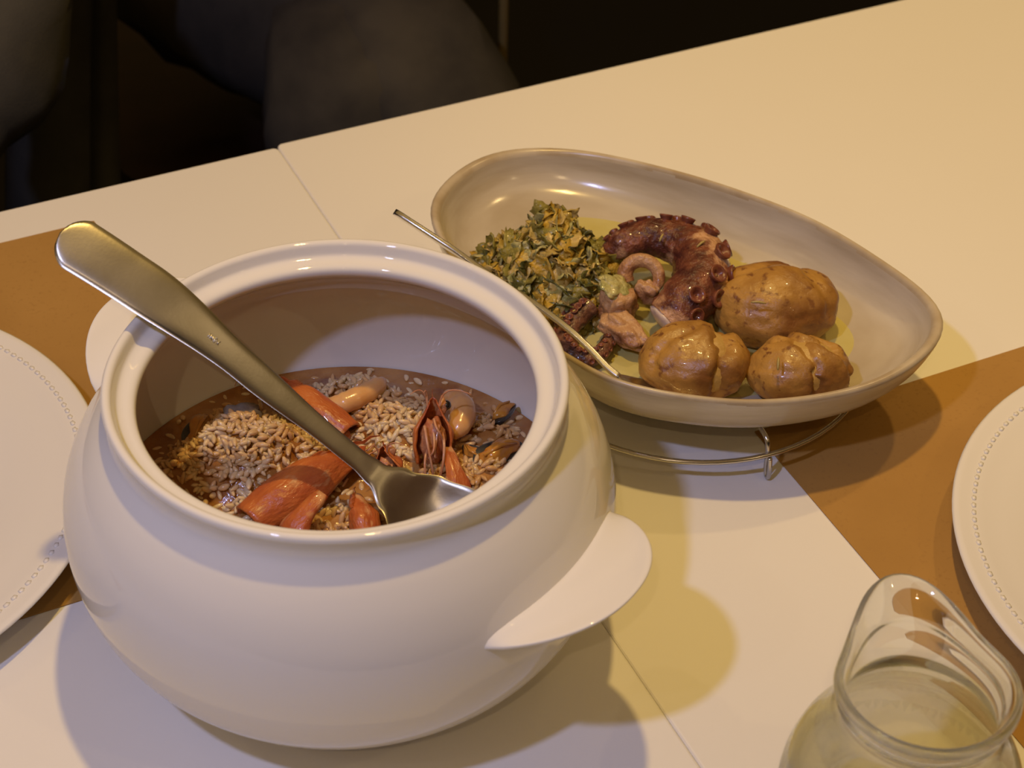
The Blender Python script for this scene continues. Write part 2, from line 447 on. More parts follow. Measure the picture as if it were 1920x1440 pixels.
gv, gf = ico(2)
parts = []
def grain(x, y, z, sc=1.0):
    l = (0.0032 + 0.0014 * R()) * sc; wv = (0.00135 + 0.0004 * R()) * sc
    mm = Matrix.Translation((x, y, z)) @ Matrix.Rotation(R() * 2 * PI, 4, 'Z') @ Matrix.Rotation(random.gauss(0, 0.45), 4, 'Y')
    bend = random.uniform(-0.25, 0.25)
    out = []
    for v in gv:
        tp = 1 - 0.25 * v.x * v.x
        p = Vector((v.x * l, v.y * wv * tp + bend * v.x * v.x * wv * 2, v.z * wv * tp))
        out.append(mm @ p)
    parts.append((out, list(gf)))
n = 0
while n < 1900:
    a = R() * 2 * PI; r = 0.113 * math.sqrt(R()); x, y = r * math.cos(a), r * math.sin(a)
    h = soup_h(x, y)
    pr = min(1.0, 0.05 + (h / 0.0085) ** 1.3)
    if R() > pr: continue
    n += 1
    z = broth_z(x, y) + 0.24 * h * R() + random.uniform(-0.0016, 0.0007)
    grain(x, y, z, random.uniform(0.66, 1.02))
vs, fs = join_data(parts)
ro = mesh('rice', vs, fs, M['rice']); ro.location = (PX, PY, TZ)
tag(ro, 'cooked white rice grains lying in the orange broth', 'rice', kind='stuff')

# ------------------------------------------------------------------ shrimp heads
def frame(fwd, up):
    x = Vector(fwd).normalized(); z = Vector(up); z = (z - x * z.dot(x)).normalized(); y = z.cross(x)
    mm = Matrix.Identity(4)
    for i in range(3): mm[i][0] = x[i]; mm[i][1] = y[i]; mm[i][2] = z[i]
    return mm
def shrimp_head(p0, p1, up, label, width=0.0085, seed=1, eyes=(1, -1), legs=True, mt='shell', open_=0.62, feelers=2):
    """head from open rear end p0 to the rostrum tip p1"""
    p0, p1 = Vector(p0), Vector(p1); L = (p1 - p0).length
    t = thing('cooked_shrimp', label, 'shrimp', (0, 0, 0), 'shrimp heads in the stew')
    mm = frame(p1 - p0, up); mm.translation = p0
    t.matrix_world = Matrix.Translation((0, 0, TZ)) @ mm
    rnd = random.Random(seed)
    ns, na = 26, 28
    vs, fs = [], []
    for layer in (1.0, 0.86):
        for i in range(ns):
            s = i / (ns - 1)
            wd = width * (0.86 + 0.22 * math.sin(PI * min(1, s * 1.25)) - 0.80 * max(0, s - 0.55) ** 1.25 * 2.2) * layer
            wd = max(wd, 0.0008); ht = wd * 1.12
            for k in range(na):
                a = -PI * open_ + 2 * PI * open_ * k / (na - 1)     # 0 = dorsal ridge
                wr = 1 + 0.10 * noise.noise(Vector((s * 5 + seed * 3, a * 1.4, layer))) + 0.05 * math.cos(2 * a) * s
                back = 0.10 * L * abs(a / PI) ** 2 * (1 - s) - 0.10 * L * s * abs(a / PI) * 1.2
                ser = 0.0010 * (s > 0.55) * max(0, 1 - abs(a) * 3) * (0.5 + 0.5 * math.cos(s * 60))
                vs.append(Vector((s * L + back, math.sin(a) * wd * wr, math.cos(a) * ht * wr + ser - 0.0008)))
    o2 = ns * na
    for i in range(ns - 1):
        for k in range(na - 1):
            q = (i * na + k, i * na + k + 1, (i + 1) * na + k + 1, (i + 1) * na + k)
            fs.append(q); fs.append(tuple(o2 + j for j in reversed(q)))
    for i in range(ns - 1):
        for k in (0, na - 1):
            fs.append((i * na + k, (i + 1) * na + k, o2 + (i + 1) * na + k, o2 + i * na + k))
    for i in (0, ns - 1):
        for k in range(na - 1):
            fs.append((i * na + k, i * na + k + 1, o2 + i * na + k + 1, o2 + i * na + k))
    mesh('carapace', vs, fs, M[mt], t)
    # saw-toothed rostrum
    vs, fs = [], []
    n2 = 9
    for i in range(n2):
        s = i / (n2 - 1); x = L * (0.62 + 0.50 * s); z = width * (1.08 - 0.75 * s) * (1 - 0.25 * s) + (0.0012 if i % 2 else 0)
        hh = 0.0016 * (1 - s) + 0.0003
        vs += [Vector((x, 0.0006 * (1 - s) + 0.0002, z)), Vector((x, -0.0006 * (1 - s) - 0.0002, z)), Vector((x, 0, z - hh * 2))]
    for i in range(n2 - 1):
        for k in range(3):
            k2 = (k + 1) % 3; fs.append((i * 3 + k, i * 3 + k2, (i + 1) * 3 + k2, (i + 1) * 3 + k))
    fs += [(0, 1, 2), ((n2 - 1) * 3 + 2, (n2 - 1) * 3 + 1, (n2 - 1) * 3)]
    mesh('rostrum', vs, fs, M[mt], t, smooth=False)
    # flesh inside
    blob('head_flesh', (L * 0.36, width * 0.62, width * 0.62), M['shellpale'], t, (L * 0.36, 0, -width * 0.10), sub=3, amp=0.35, freq=2.2, seed=seed)
    for sgn in eyes:
        e = blob('eye', (0.0026, 0.0024, 0.0028), M['eye'], t, (L * 0.86, sgn * width * 0.72, width * 0.42), sub=2)
        tube('eye_stalk', [(-0.004, -sgn * 0.0028, -0.001), (-0.0005, -sgn * 0.0006, 0)], [0.0014, 0.0016], M['shell'], e, 8)
    if legs:
        for j in range(6):
            sgn = 1 if j % 2 else -1
            x0 = L * (0.28 + 0.11 * j); pts = []
            ln = L * rnd.uniform(0.45, 0.75)
            dz = rnd.uniform(0.6, 1.1)
            for q in range(8):
                s = q / 7
                pts.append((x0 - ln * s * (0.9) + 0.004 * math.sin(s * 3 + j), sgn * width * (0.25 + 0.25 * math.sin(s * 2.6 + j)), -width * (0.55 + 0.7 * dz * math.sin(s * PI * 0.8)) + 0.001 * math.sin(j * 2 + s * 5)))
            pts = smooth_prof(pts, 2)
            tube('leg', pts, [0.00085 * (1 - 0.55 * i / len(pts)) for i in range(len(pts))], M['shleg'], t, 6)
    for j in range(feelers):
        sgn = 1 if j % 2 else -1
        pts = [(L * 0.84, sgn * width * 0.30, -width * 0.1)]
        dy = rnd.uniform(0.2, 1.4) * sgn
        for q in range(1, 7):
            s = q / 6
            pts.append((L * (0.84 + 0.28 * math.sin(s * 2.2)), sgn * width * 0.30 + dy * s * s * 0.011, -width * 0.1 - 0.006 * s * s * rnd.uniform(0.4, 1)))
        pts = smooth_prof(pts, 2)
        tube('antenna', pts, [0.0005 * (1 - 0.6 * i / len(pts)) for i in range(len(pts))], M['shleg'], t, 5)
    # side spine plate (antennal scale)
    vs, fs = tube_data([(L * 0.72, width * 0.35, width * 0.1), (L * 0.86, width * 0.52, width * 0.2), (L * 1.02, width * 0.48, width * 0.25)], [0.0020, 0.0026, 0.0004], 8, flat=0.3)
    mesh('antennal_scale', vs, fs, M['shellpale'], t)
    return t

zs = SZ
shrimp_head(at(655, 822, zs + 0.006), at(490, 712, zs + 0.014), (0.35, 0.35, 1), 'orange shrimp head lying behind the serving spoon handle, pointing up along it', 0.0098, 3, eyes=(), legs=True)
shrimp_head(at(812, 872, zs + 0.006), at(812, 745, zs + 0.034), (0.30, 0.80, 0.05), 'orange shrimp head standing upright, black eye showing, beside the spoon bowl', 0.0092, 5, eyes=(1,), legs=True, feelers=4)
shrimp_head(at(465, 985, zs + 0.004), at(690, 842, zs + 0.012), (-0.35, 0.55, 1), 'large orange shrimp head lying on its side in front of the spoon', 0.0112, 8, eyes=(), legs=True, feelers=2)
shrimp_head(at(735, 905, zs + 0.004), at(716, 838, zs + 0.022), (0.2, 0.6, 0.5), 'small orange shrimp head poking out beside the spoon neck', 0.0070, 11, eyes=(), legs=True, feelers=2)
shrimp_head(at(690, 1015, zs + 0.004), at(672, 925, zs + 0.012), (-0.5, 0.5, 0.8), 'reddish shrimp head half hidden beside the spoon bowl', 0.0066, 13, eyes=(), legs=True, feelers=0)

def shrimp_claw(p0, p1, wd, label, up=(0, 0, 1)):
    p0, p1 = Vector(p0), Vector(p1); L = (p1 - p0).length
    mm = frame(p1 - p0, up); mm.translation = p0
    vs, fs = [], []
    ns, na = 14, 16
    for i in range(ns):
        s = i / (ns - 1); r = wd * (1.0 - 0.62 * s) * (1 + 0.08 * math.sin(s * 9))
        for k in range(na):
            a = 2 * PI * k / na
            vs.append(Vector((s * L, r * math.cos(a), 0.55 * r * math.sin(a) + 0.002 * math.sin(s * PI) + 0.0005 * math.cos(a * 5))))
    for i in range(ns - 1):
        for k in range(na):
            k2 = (k + 1) % na; fs.append((i * na + k, i * na + k2, (i + 1) * na + k2, (i + 1) * na + k))
    fs.append(tuple(range(na - 1, -1, -1))); fs.append(tuple((ns - 1) * na + k for k in range(na)))
    o = mesh('shrimp_tail_shell', vs, fs, M['shell']); o.matrix_world = Matrix.Translation((0, 0, TZ)) @ mm
    return tag(o, label, 'shrimp shell', 'loose shrimp shell pieces')
shrimp_claw(at(545, 1005, zs + 0.008), at(606, 925, zs + 0.020), 0.0080, 'pointed orange shrimp shell piece leaning on the large shrimp head')
shrimp_claw(at(862, 925, zs + 0.006), at(838, 840, zs + 0.016), 0.0062, 'narrow orange shrimp shell flap beside the upright shrimp head')
shrimp_claw(at(690, 870, zs + 0.006), at(640, 850, zs + 0.010), 0.0050, 'small orange shrimp shell piece touching the spoon neck')

# ------------------------------------------------------------------ peeled shrimps, mussels, clams
def peeled(path, rads, label):
    path = smooth_prof([tuple(p) for p in path], 6); n_ = len(path)
    rr = smooth_prof([(r,) for r in rads], 6); rr = [r[0] * (1 + 0.035 * math.cos(i * 1.3)) for i, r in enumerate(rr)]
    base = Vector(path[n_ // 2])
    o = tube('peeled_shrimp', [Vector(p) - base for p in path], rr, M['prawn'], None, 16, flat=0.9)
    o.location = base + Vector((0, 0, TZ))
    return tag(o, label, 'shrimp', 'peeled shrimps in the stew')
z1 = SZ + 0.0115
peeled([at(612, 756, z1), at(632, 758, z1 + 0.001), at(655, 752, z1 + 0.002), at(685, 738, z1 + 0.002), at(708, 722, z1 + 0.001), at(718, 712, z1)], [0.0030, 0.0050, 0.0058, 0.0056, 0.0046, 0.0018], 'plump peeled shrimp lying flat on the rice, behind the spoon')
peeled([at(838, 742, z1), at(858, 750, z1 + 0.002), at(868, 772, z1 + 0.003), at(862, 798, z1 + 0.002), at(846, 818, z1)], [0.0035, 0.0056, 0.0064, 0.0056, 0.0028], 'curled peeled shrimp tucked behind the upright shrimp head')

def mussel(p, rz, tilt, sc, label):
    t = thing('mussel', label, 'mussel', (p.x, p.y, p.z), 'mussels in the stew', rot=(tilt, 0.0, rz))
    def shf(q, v):
        k = 1 - 0.35 * v.x; return Vector((q.x, q.y * k, q.z * k if v.z < 0 else q.z * 0.25 * k))
    blob('shell', (0.013 * sc, 0.0068 * sc, 0.0045 * sc), M['mshell'], t, (0, 0, 0), sub=3, fn=shf)
    def ff(q, v): return Vector((q.x, q.y + 0.0012 * math.sin(v.x * 4) * sc, q.z * (1 + 0.35 * math.cos(v.y * 5))))
    f = blob('flesh', (0.0105 * sc, 0.0052 * sc, 0.0034 * sc), M['mflesh'], t, (0, 0, 0.0016 * sc), sub=3, amp=0.25, freq=2.5, seed=rz, fn=ff)
    vs, fs = tube_data([(-0.009 * sc, 0, 0.0028 * sc), (0, 0.0006, 0.0052 * sc), (0.008 * sc, -0.0008, 0.003 * sc)], [0.0006, 0.0012 * sc, 0.0005], 8)
    mesh('mantle', vs, fs, M['mflesh'], f)
    return t
mussel(at(935, 850, SZ + 0.008), 0.15, 0.35, 1.05, 'orange mussel in its dark shell near the tureen wall')
mussel(at(945, 775, SZ + 0.006), 0.5, -0.5, 0.72, 'small dark edged mussel behind the orange mussel')
mussel(at(372, 808, SZ + 0.007), 0.9, 0.4, 0.95, 'brown mussel half sunk in broth under the spoon handle')
mussel(at(888, 850, SZ + 0.007), 1.9, -0.5, 0.6, 'small black edged mussel standing between rice and orange mussel')

def clam(p, rad, seed, label):
    t = blob('clam_meat', rad, M['clam'], None, (p.x, p.y, p.z + TZ), sub=3, amp=0.45, freq=2.2, seed=seed)
    return tag(t, label, 'clam', 'grey clam meats')
clam(at(452, 785, SZ + 0.009), (0.0105, 0.0080, 0.0060), 2, 'pale grey lump of clam meat on the rice near the spoon handle')
clam(at(515, 825, SZ + 0.007), (0.0115, 0.0085, 0.0058), 4, 'dark grey lump of clam meat under the spoon handle')
clam(at(406, 880, SZ + 0.008), (0.0070, 0.0055, 0.0045), 6, 'small dark grey clam meat surrounded by rice')

# ------------------------------------------------------------------ serving spoon in the tureen
def spoon_mesh(line, widths, ups, thick, mt, parent, name, dish=None, cap0=True, cap1=True):
    """strip with rounded section along a centre line; widths = half widths; dish = concavity depth per station"""
    P = [Vector(p) for p in line]; N = len(P); nk = 20
    vs, fs = [], []
    for i in range(N):
        t = (P[min(i + 1, N - 1)] - P[max(i - 1, 0)]).normalized()
        up = Vector(ups[i]); up = (up - t * up.dot(t)).normalized(); side = t.cross(up)
        wv = widths[i]; d = dish[i] if dish else 0
        top, bot = [], []
        for k in range(nk + 1):
            s = -1 + 2 * k / nk
            e = math.sqrt(max(0, 1 - s ** 6))
            z = -d * (1 - s * s)
            top.append(P[i] + side * (s * wv) + up * (z + thick[i] * 0.5 * e))
            bot.append(P[i] + side * (s * wv) + up * (z - thick[i] * 0.5 * e))
        ring = top + bot[::-1]
        vs += ring
    m_ = 2 * (nk + 1)
    for i in range(N - 1):
        for k in range(m_):
            k2 = (k + 1) % m_; fs.append((i * m_ + k, i * m_ + k2, (i + 1) * m_ + k2, (i + 1) * m_ + k))
    if cap0: fs.append(tuple(range(m_ - 1, -1, -1)))
    if cap1: fs.append(tuple((N - 1) * m_ + k for k in range(m_)))
    return mesh(name, vs, fs, mt, parent)

def interp(st, x):
    for (a, va), (b, vb) in zip(st, st[1:]):
        if x <= b:
            t = (x - a) / (b - a); t = max(0, min(1, t)); t = t * t * (3 - 2 * t)
            return va + (vb - va) * t
    return st[-1][1]

def build_spoon():
    tip = at(112, 438, 0.1850); rimp = at(344, 592, 0.1530); mid = at(520, 738, 0.1180); neck = at(672, 862, 0.0860); nk2 = at(716, 898, 0.0775)
    b1 = at(775, 944, 0.0690); b2 = at(835, 985, 0.0660); b3 = at(880, 1018, 0.0680)
    base = at(344, 592, 0.1500)
    t = thing('serving_spoon', 'large worn steel serving spoon leaning in the tureen over its rim', 'spoon', tuple(base))
    cl = smooth_prof([tuple(p - base) for p in (tip, at(220, 506, 0.1715), rimp, mid, neck, nk2, b1, b2, b3, at(908, 1046, 0.0730))], 18)
    N = len(cl)
    cum = [0.0]
    for a, b in zip(cl, cl[1:]): cum.append(cum[-1] + (Vector(b) - Vector(a)).length)
    upv = Vector((-0.30, -0.28, 0.95)); up2 = Vector((-0.12, -0.28, 1.0))
    cb = cum[5 * 18]; ce = cum[-1]; cn = cum[4 * 18]          # bowl start, spoon end, neck
    st_w = [(0.0, 0.0128), (0.25, 0.0122), (0.60, 0.0074), (0.90, 0.0050), (1.0, 0.0049)]
    ws, ups, ths, ds = [], [], [], []
    for c in cum:
        if c < cn:
            wv = interp(st_w, c / cn)
            if c < 0.0128: wv = min(wv, math.sqrt(max(0.0, 0.0128 ** 2 - (0.0128 - c) ** 2)) + 0.0006)
            d = -0.00025
        else:
            s_ = (c - cn) / (ce - cn)
            wv = interp([(0.0, 0.0049), (0.12, 0.0062), (0.26, 0.0120), (0.42, 0.0195), (0.60, 0.0235), (0.78, 0.0215), (0.92, 0.0130), (1.0, 0.0012)], s_)
            d = interp([(0.0, -0.00025), (0.16, 0.0), (0.55, 0.0105), (0.80, 0.0090), (1.0, 0.0)], s_)
        k_ = max(0.0, min(1.0, (c - cn) / (cb - cn + 0.02)))
        ws.append(wv); ds.append(d); ths.append(0.0026 - 0.0008 * k_); ups.append(upv.lerp(up2, k_))
    ks = 4 * 18 + 9
    hl = cl[:ks + 1]
    h = spoon_mesh(hl, ws[:ks + 1], ups[:ks + 1], ths[:ks + 1], M['steel'], t, 'handle', ds[:ks + 1], cap1=False)
    spoon_mesh(cl[ks:], ws[ks:], ups[ks:], ths[ks:], M['steel'], t, 'spoon_bowl', ds[ks:], cap0=False)
    # shallow stamped maker's mark on the handle: a row of tiny strokes
    q = at(395, 653, 0.1425)
    parts_ = []
    ax1 = (at(520, 738, 0.1180) - at(344, 592, 0.1530)).normalized(); up = (upv - ax1 * upv.dot(ax1)).normalized(); sd = ax1.cross(up)
    strokes = [((-2.4, -1), (-2.4, 1)), ((-1.6, -1), (-1.6, 1)), ((-1.6, 1), (-0.7, -1)), ((-0.7, -1), (-0.7, 1)), ((0.1, -1), (0.1, 1)), ((0.1, 1), (0.8, 1)), ((0.8, 1), (0.8, -1)), ((0.8, -1), (0.1, -1)), ((1.5, -1), (2.4, 1)), ((1.5, 1), (2.4, -1))]
    # distance of the handle face from the centre line point nearest the stamp
    hp = min((Vector(p) for p in hl), key=lambda v: (v + base - q).length) + up * 0.0019
    for a, b in strokes:
        A = hp + ax1 * a[0] * 0.0012 - sd * a[1] * 0.0010; B = hp + ax1 * b[0] * 0.0012 - sd * b[1] * 0.0010
        parts_.append(tube_data([A, B], 0.00022, 5))
    vs, fs = join_data(parts_)
    tag(mesh('stamped_mark', vs, fs, M['steel2'], h), 'tiny stamped letters')
    return t
build_spoon()

# ------------------------------------------------------------------ stoneware dish on its wire stand
DZ = 0.0600
rim = [(0.3425, 0.7971), (0.3613, 0.8209), (0.3926, 0.8376), (0.4208, 0.8347), (0.4521, 0.816), (0.4854, 0.7787), (0.5143, 0.7363), (0.5393, 0.691), (0.5548, 0.6352),
       (0.5569, 0.6085), (0.5513, 0.5934), (0.5279, 0.5771), (0.4916, 0.5674), (0.455, 0.5701), (0.4206, 0.5801), (0.3864, 0.6007), (0.3664, 0.6199), (0.355, 0.642), (0.338, 0.6953), (0.336, 0.7529)]
DC = (0.4400, 0.6900)
def closed_spline(pts, k):
    n_ = len(pts); out = []
    for i in range(n_):
        a, b, c, e = (Vector(pts[(i + j - 1) % n_]) for j in range(4))
        for s in range(k):
            t = s / k
            out.append(0.5 * (2 * b + (c - a) * t + (2 * a - 5 * b + 4 * c - e) * t * t + (3 * b - a - 3 * c + e) * t ** 3))
    return out
rimc = closed_spline([(x - DC[0], y - DC[1], 0) for x, y in rim], 6)
# resample by angle for an even grid
def rim_r(a):
    best = None
    for p, q in zip(rimc, rimc[1:] + rimc[:1]):
        a0 = math.atan2(p.y, p.x); a1 = math.atan2(q.y, q.x)
        d0 = (a - a0 + PI) % (2 * PI) - PI; d1 = (a - a1 + PI) % (2 * PI) - PI
        if d0 * d1 <= 0 and abs(d0) < 1 and abs(d1) < 1:
            t = d0 / (d0 - d1) if abs(d0 - d1) > 1e-9 else 0
            return p.lerp(q, t).length
    return 0.12
NA = 144
RR = [rim_r(2 * PI * i / NA) for i in range(NA)]
for _ in range(6):
    RR = [(RR[i - 1] + 2 * RR[i] + RR[(i + 1) % NA]) / 4 for i in range(NA)]
dish = thing('serving_dish', 'beige glazed stoneware serving dish holding octopus, potatoes and greens', 'dish', (DC[0], DC[1], 0))
# (fraction of rim radius, z, wall inset)
dprof = [(0.0, 0.0266), (0.40, 0.0266), (0.55, 0.0264), (0.70, 0.0272), (0.82, 0.0298), (0.905, 0.0352), (0.955, 0.0425), (0.982, 0.0505), (0.997, 0.0570), (1.0, 0.0590), (1.0, 0.0604), (0.992, 0.0614), (0.980, 0.0614),
         (0.968, 0.0605), (0.958, 0.0585), (0.930, 0.0505), (0.880, 0.0432), (0.80, 0.0385), (0.68, 0.0356), (0.50, 0.0338), (0.25, 0.0330), (0.0, 0.0330)]
dprof = smooth_prof(dprof, 3)
def dish_grid(prof, mt, name, parent):
    vs, fs = [], []; rings = []
    for f, z in prof:
        if f < 1e-4:
            rings.append([len(vs)]); vs.append(Vector((0, 0, z))); continue
        ring = []
        for i in range(NA):
            a = 2 * PI * i / NA
            # towards the floor of the dish the outline relaxes to an oval
            rr = RR[i] * f
            lift = 0.0022 * math.sin(2 * a + 0.6) * max(0.0, f - 0.7) / 0.3
            ring.append(len(vs)); vs.append(Vector((rr * math.cos(a), rr * math.sin(a), z + lift)))
        rings.append(ring)
    for A, B in zip(rings, rings[1:]):
        for i in range(NA):
            j = (i + 1) % NA
            if len(A) == 1 and len(B) == 1: continue
            if len(A) == 1: fs.append((A[0], B[i], B[j]))
            elif len(B) == 1: fs.append((A[i], A[j], B[0]))
            else: fs.append((A[i], A[j], B[j], B[i]))
    return mesh(name, vs, fs, mt, parent)
db = dish_grid(dprof, M['stone'], 'dish_body', dish)
db.data.materials.append(M['rimline'])
for p in db.data.polygons:
    zc = sum(db.data.vertices[i].co.z for i in p.vertices) / len(p.vertices)
    c = sum((db.data.vertices[i].co for i in p.vertices), Vector()) / len(p.vertices)
    a = math.atan2(c.y, c.x); lift = 0.0022 * math.sin(2 * a + 0.6)
    if zc - lift > 0.0588 + 0.0009 * noise.noise(Vector((a * 4, 0, 5))): p.material_index = 1
def dish_in(x, y):
    """inner surface height of the dish at world x, y"""
    dx, dy = x - DC[0], y - DC[1]; a = math.atan2(dy, dx) % (2 * PI)
    i = int(a / (2 * PI) * NA) % NA; f = math.hypot(dx, dy) / RR[i]
    ip = [(0.0, 0.0330), (0.25, 0.0330), (0.50, 0.0338), (0.68, 0.0356), (0.80, 0.0385), (0.88, 0.0432), (0.93, 0.0505), (1.0, 0.060)]
    for (a0, z0), (a1, z1_) in zip(ip, ip[1:]):
        if f <= a1: return z0 + (z1_ - z0) * (f - a0) / (a1 - a0)
    return 0.06
# olive oil pooled in the dish
def oil_f():
    vs = [Vector((0, 0, 0.0362))]; fs = []
    for r in range(1, 7):
        for i in range(NA):
            a = 2 * PI * i / NA
            f = (0.72 + 0.02 * noise.noise(Vector((math.cos(a) * 2, math.sin(a) * 2, 1)))) * r / 6
            vs.append(Vector((RR[i] * f * math.cos(a), RR[i] * f * math.sin(a), 0.0362 - (0.0004 if r == 6 else 0))))
    for i in range(NA): fs.append((0, 1 + i, 1 + (i + 1) % NA))
    for r in range(5):
        for i in range(NA):
            a = 1 + r * NA + i; b = 1 + r * NA + (i + 1) % NA; fs.append((a, a + NA, b + NA, b))
    return vs, fs
vs, fs = oil_f(); oo = mesh('olive_oil', vs, fs, M['oil']); oo.location = (DC[0], DC[1], TZ)
tag(oo, 'pool of pale green olive oil in the stoneware dish', 'oil', kind='stuff')

# wire stand
TC = (0.4475, 0.6806)
st = thing('wire_trivet', 'round chrome wire stand under the stoneware dish', 'trivet', (TC[0], TC[1], 0))
def ring_path(r, z, n_=72): return [(r * math.cos(2 * PI * i / n_), r * math.sin(2 * PI * i / n_), z) for i in range(n_)]
tube('lower_ring', ring_path(0.0989, 0.0165), 0.0014, M['wire'], st, 8, closed=True)
tube('upper_ring', ring_path(0.0700, 0.0252), 0.0014, M['wire'], st, 8, closed=True)
for k in range(4):
    a = math.radians(-94 + 90 * k); ca, sa = math.cos(a), math.sin(a)
    pts = [(0.0700, 0.0252), (0.0860, 0.0250), (0.0945, 0.0235), (0.0970, 0.0170), (0.0972, 0.0080), (0.0985, 0.0024), (0.1004, 0.0018), (0.1012, 0.0040), (0.1006, 0.0110), (0.0998, 0.0150)]
    pts = smooth_prof(pts, 3)
    tube('leg', [(r * ca, r * sa, z) for r, z in pts], 0.0013, M['wire'], st, 8)

# ------------------------------------------------------------------ potatoes
def potato(px, py, radii, rz, tilt, seed, label, grooves, zoff=0.0):
    p = at(px, py, 0.052)
    zc = dish_in(p.x, p.y) + radii[2] * 0.90 + zoff
    p = at(px, py, zc)
    t = thing('potato', label, 'potato', (p.x, p.y, zc), 'smashed roast potatoes', rot=(tilt[0], tilt[1], rz))
    def fn(q, v):
        s = 1 + 0.10 * noise.noise(v * 1.3 + Vector((seed, 0, 0))) + 0.035 * noise.noise(v * 4 + Vector((seed, 5, 0)))
        for (nx, ny, nz), off, wid, dep, lim in grooves:
            nrm = Vector((nx, ny, nz)).normalized(); d = v.dot(nrm) - off + 0.16 * noise.noise(v * 2.2 + Vector((0, seed, 2))) + 0.05 * noise.noise(v * 7 + Vector((seed, 0, 2)))
            g = math.exp(-(d / wid) ** 2) * max(0.0, min(1.0, (v.z - lim) * 3))
            s -= dep * g
            s += 0.25 * dep * math.exp(-((abs(d) - 1.9 * wid) / wid) ** 2) * max(0.0, min(1.0, (v.z - lim) * 3))
        return q * s
    blob('skin', radii, M['potato'], t, (0, 0, 0), sub=5, fn=fn)
    blob('flesh', tuple(r * 0.875 for r in radii), M['pflesh'], t, (0, 0, 0), sub=4, amp=0.05, freq=3, seed=seed)
    return t
potato(1450, 572, (0.0345, 0.0265, 0.0205), -0.45, (0.05, 0.0), 1.0, 'largest smashed roast potato with a deep fold, beside the octopus tentacle',
       [((0.35, -1.0, 0.15), -0.46, 0.13, 0.11, -0.2), ((1, 0.5, 0), 0.62, 0.13, 0.06, 0.0)])
potato(1300, 678, (0.0285, 0.0235, 0.0190), -0.55, (0.0, 0.0), 4.0, 'smashed roast potato split at its end, beside the dish rim and the spoon',
       [((0.75, -0.75, 0.1), -0.10, 0.10, 0.08, 0.0), ((1.0, 0.15, -0.1), 0.40, 0.13, 0.17, -0.5)])
potato(1497, 692, (0.0275, 0.0200, 0.0165), -0.35, (0.0, 0.0), 9.0, 'smallest smashed roast potato with a pale split down its side',
       [((1.0, 0.25, 0.0), 0.02, 0.09, 0.15, -0.4), ((0.3, 1, 0.0), 0.25, 0.12, 0.10, 0.1), ((1, 0.6, 0), 0.60, 0.10, 0.12, -0.3)])

# ------------------------------------------------------------------ octopus
def sucker(p, nrm, r, parent):
    mm = frame(nrm, (0.3, 0.2, 1) if abs(Vector(nrm).normalized().z) < 0.9 else (1, 0, 0))
    prof = smooth_prof([(r * 0.62, -0.35 * r), (r * 0.80, 0.2 * r), (r * 1.0, 0.60 * r), (r * 0.98, 0.78 * r), (r * 0.78, 0.80 * r), (r * 0.50, 0.60 * r), (r * 0.28, 0.30 * r), (0.0, 0.22 * r)], 2)
    vs, fs = lathe_data([(max(0, a), b) for a, b in prof], 16)
    rot = Matrix(((0, 0, 1, 0), (1, 0, 0, 0), (0, 1, 0, 0), (0, 0, 0, 1)))
    q = mm @ rot
    return mesh('sucker', [q @ v + Vector(p) for v in vs], fs, M['sucker'], parent)

def tentacle(name, pts, rads, label, mt, nsuck, srange, sfac, outw, face=None, lump=0.10, sides=(0.15, 0.75)):
    P = smooth_prof([tuple(p) for p in pts], 10); RD = [r[0] for r in smooth_prof([(r,) for r in rads], 10)]
    base = Vector(pts[len(pts) // 2])
    P = [Vector(p) - base for p in P]; N = len(P)
    t = thing(name, label, 'octopus', tuple(base))
    vs, fs = tube_data(P, RD, 22, True, flat=0.92)
    out = []
    for i, v in enumerate(vs):
        c = P[min(i // 22, N - 1)]; d = v - c
        k = 1 + lump * noise.noise(v * 160) + lump * 0.7 * noise.noise(v * 420)
        out.append(c + d * k)
    mesh('arm', out, fs, M[mt], t)
    if face:
        d = (P[0] - P[2]).normalized(); mm = frame(d, (0, 0, 1)); r = RD[0]
        vs2, fs2 = blob_data((0.0034, r * 0.93, r * 0.86), sub=3, amp=0.12, freq=2.5)
        mesh('cut_face', [mm @ v + P[0] + d * 0.0004 for v in vs2], fs2, M['octowhite'], t)
    for k in range(nsuck):
        s = srange[0] + (srange[1] - srange[0]) * (k // 2 + 0.5 * (k % 2)) / max(1, nsuck / 2)
        i = min(N - 2, int(s * (N - 1))); tan = (P[i + 1] - P[i]).normalized()
        o = Vector(outw(P[i], tan)); o = (o - tan * o.dot(tan)).normalized(); u = tan.cross(o)
        if u.z < 0: u = -u
        lat = sides[1] if k % 2 else sides[0]
        nrm = (o * math.cos(lat) + u * math.sin(lat)).normalized()
        sucker(P[i] + nrm * RD[i] * 0.90, nrm, RD[i] * sfac, t)
    return t
def pz(px, py, z): return at(px, py, z)
tent_pts = [pz(1248, 602, 0.048), pz(1280, 572, 0.054), pz(1314, 528, 0.058), pz(1306, 478, 0.060), pz(1264, 452, 0.061), pz(1212, 446, 0.062), pz(1168, 458, 0.060), pz(1140, 478, 0.054)]
cen_t = pz(1215, 530, 0.055)
bt = tent_pts[4]
def outw_main(p, tan):
    w_ = p + bt - cen_t; w_.z = 0.2 * w_.length; return w_
tentacle('octopus_tentacle', tent_pts, [0.0125, 0.0148, 0.0160, 0.0150, 0.0125, 0.0105, 0.0088, 0.0058], 'thick grilled octopus tentacle curling between the greens and potatoes', 'octo', 18, (0.12, 0.97), 0.33, outw_main, face=True)
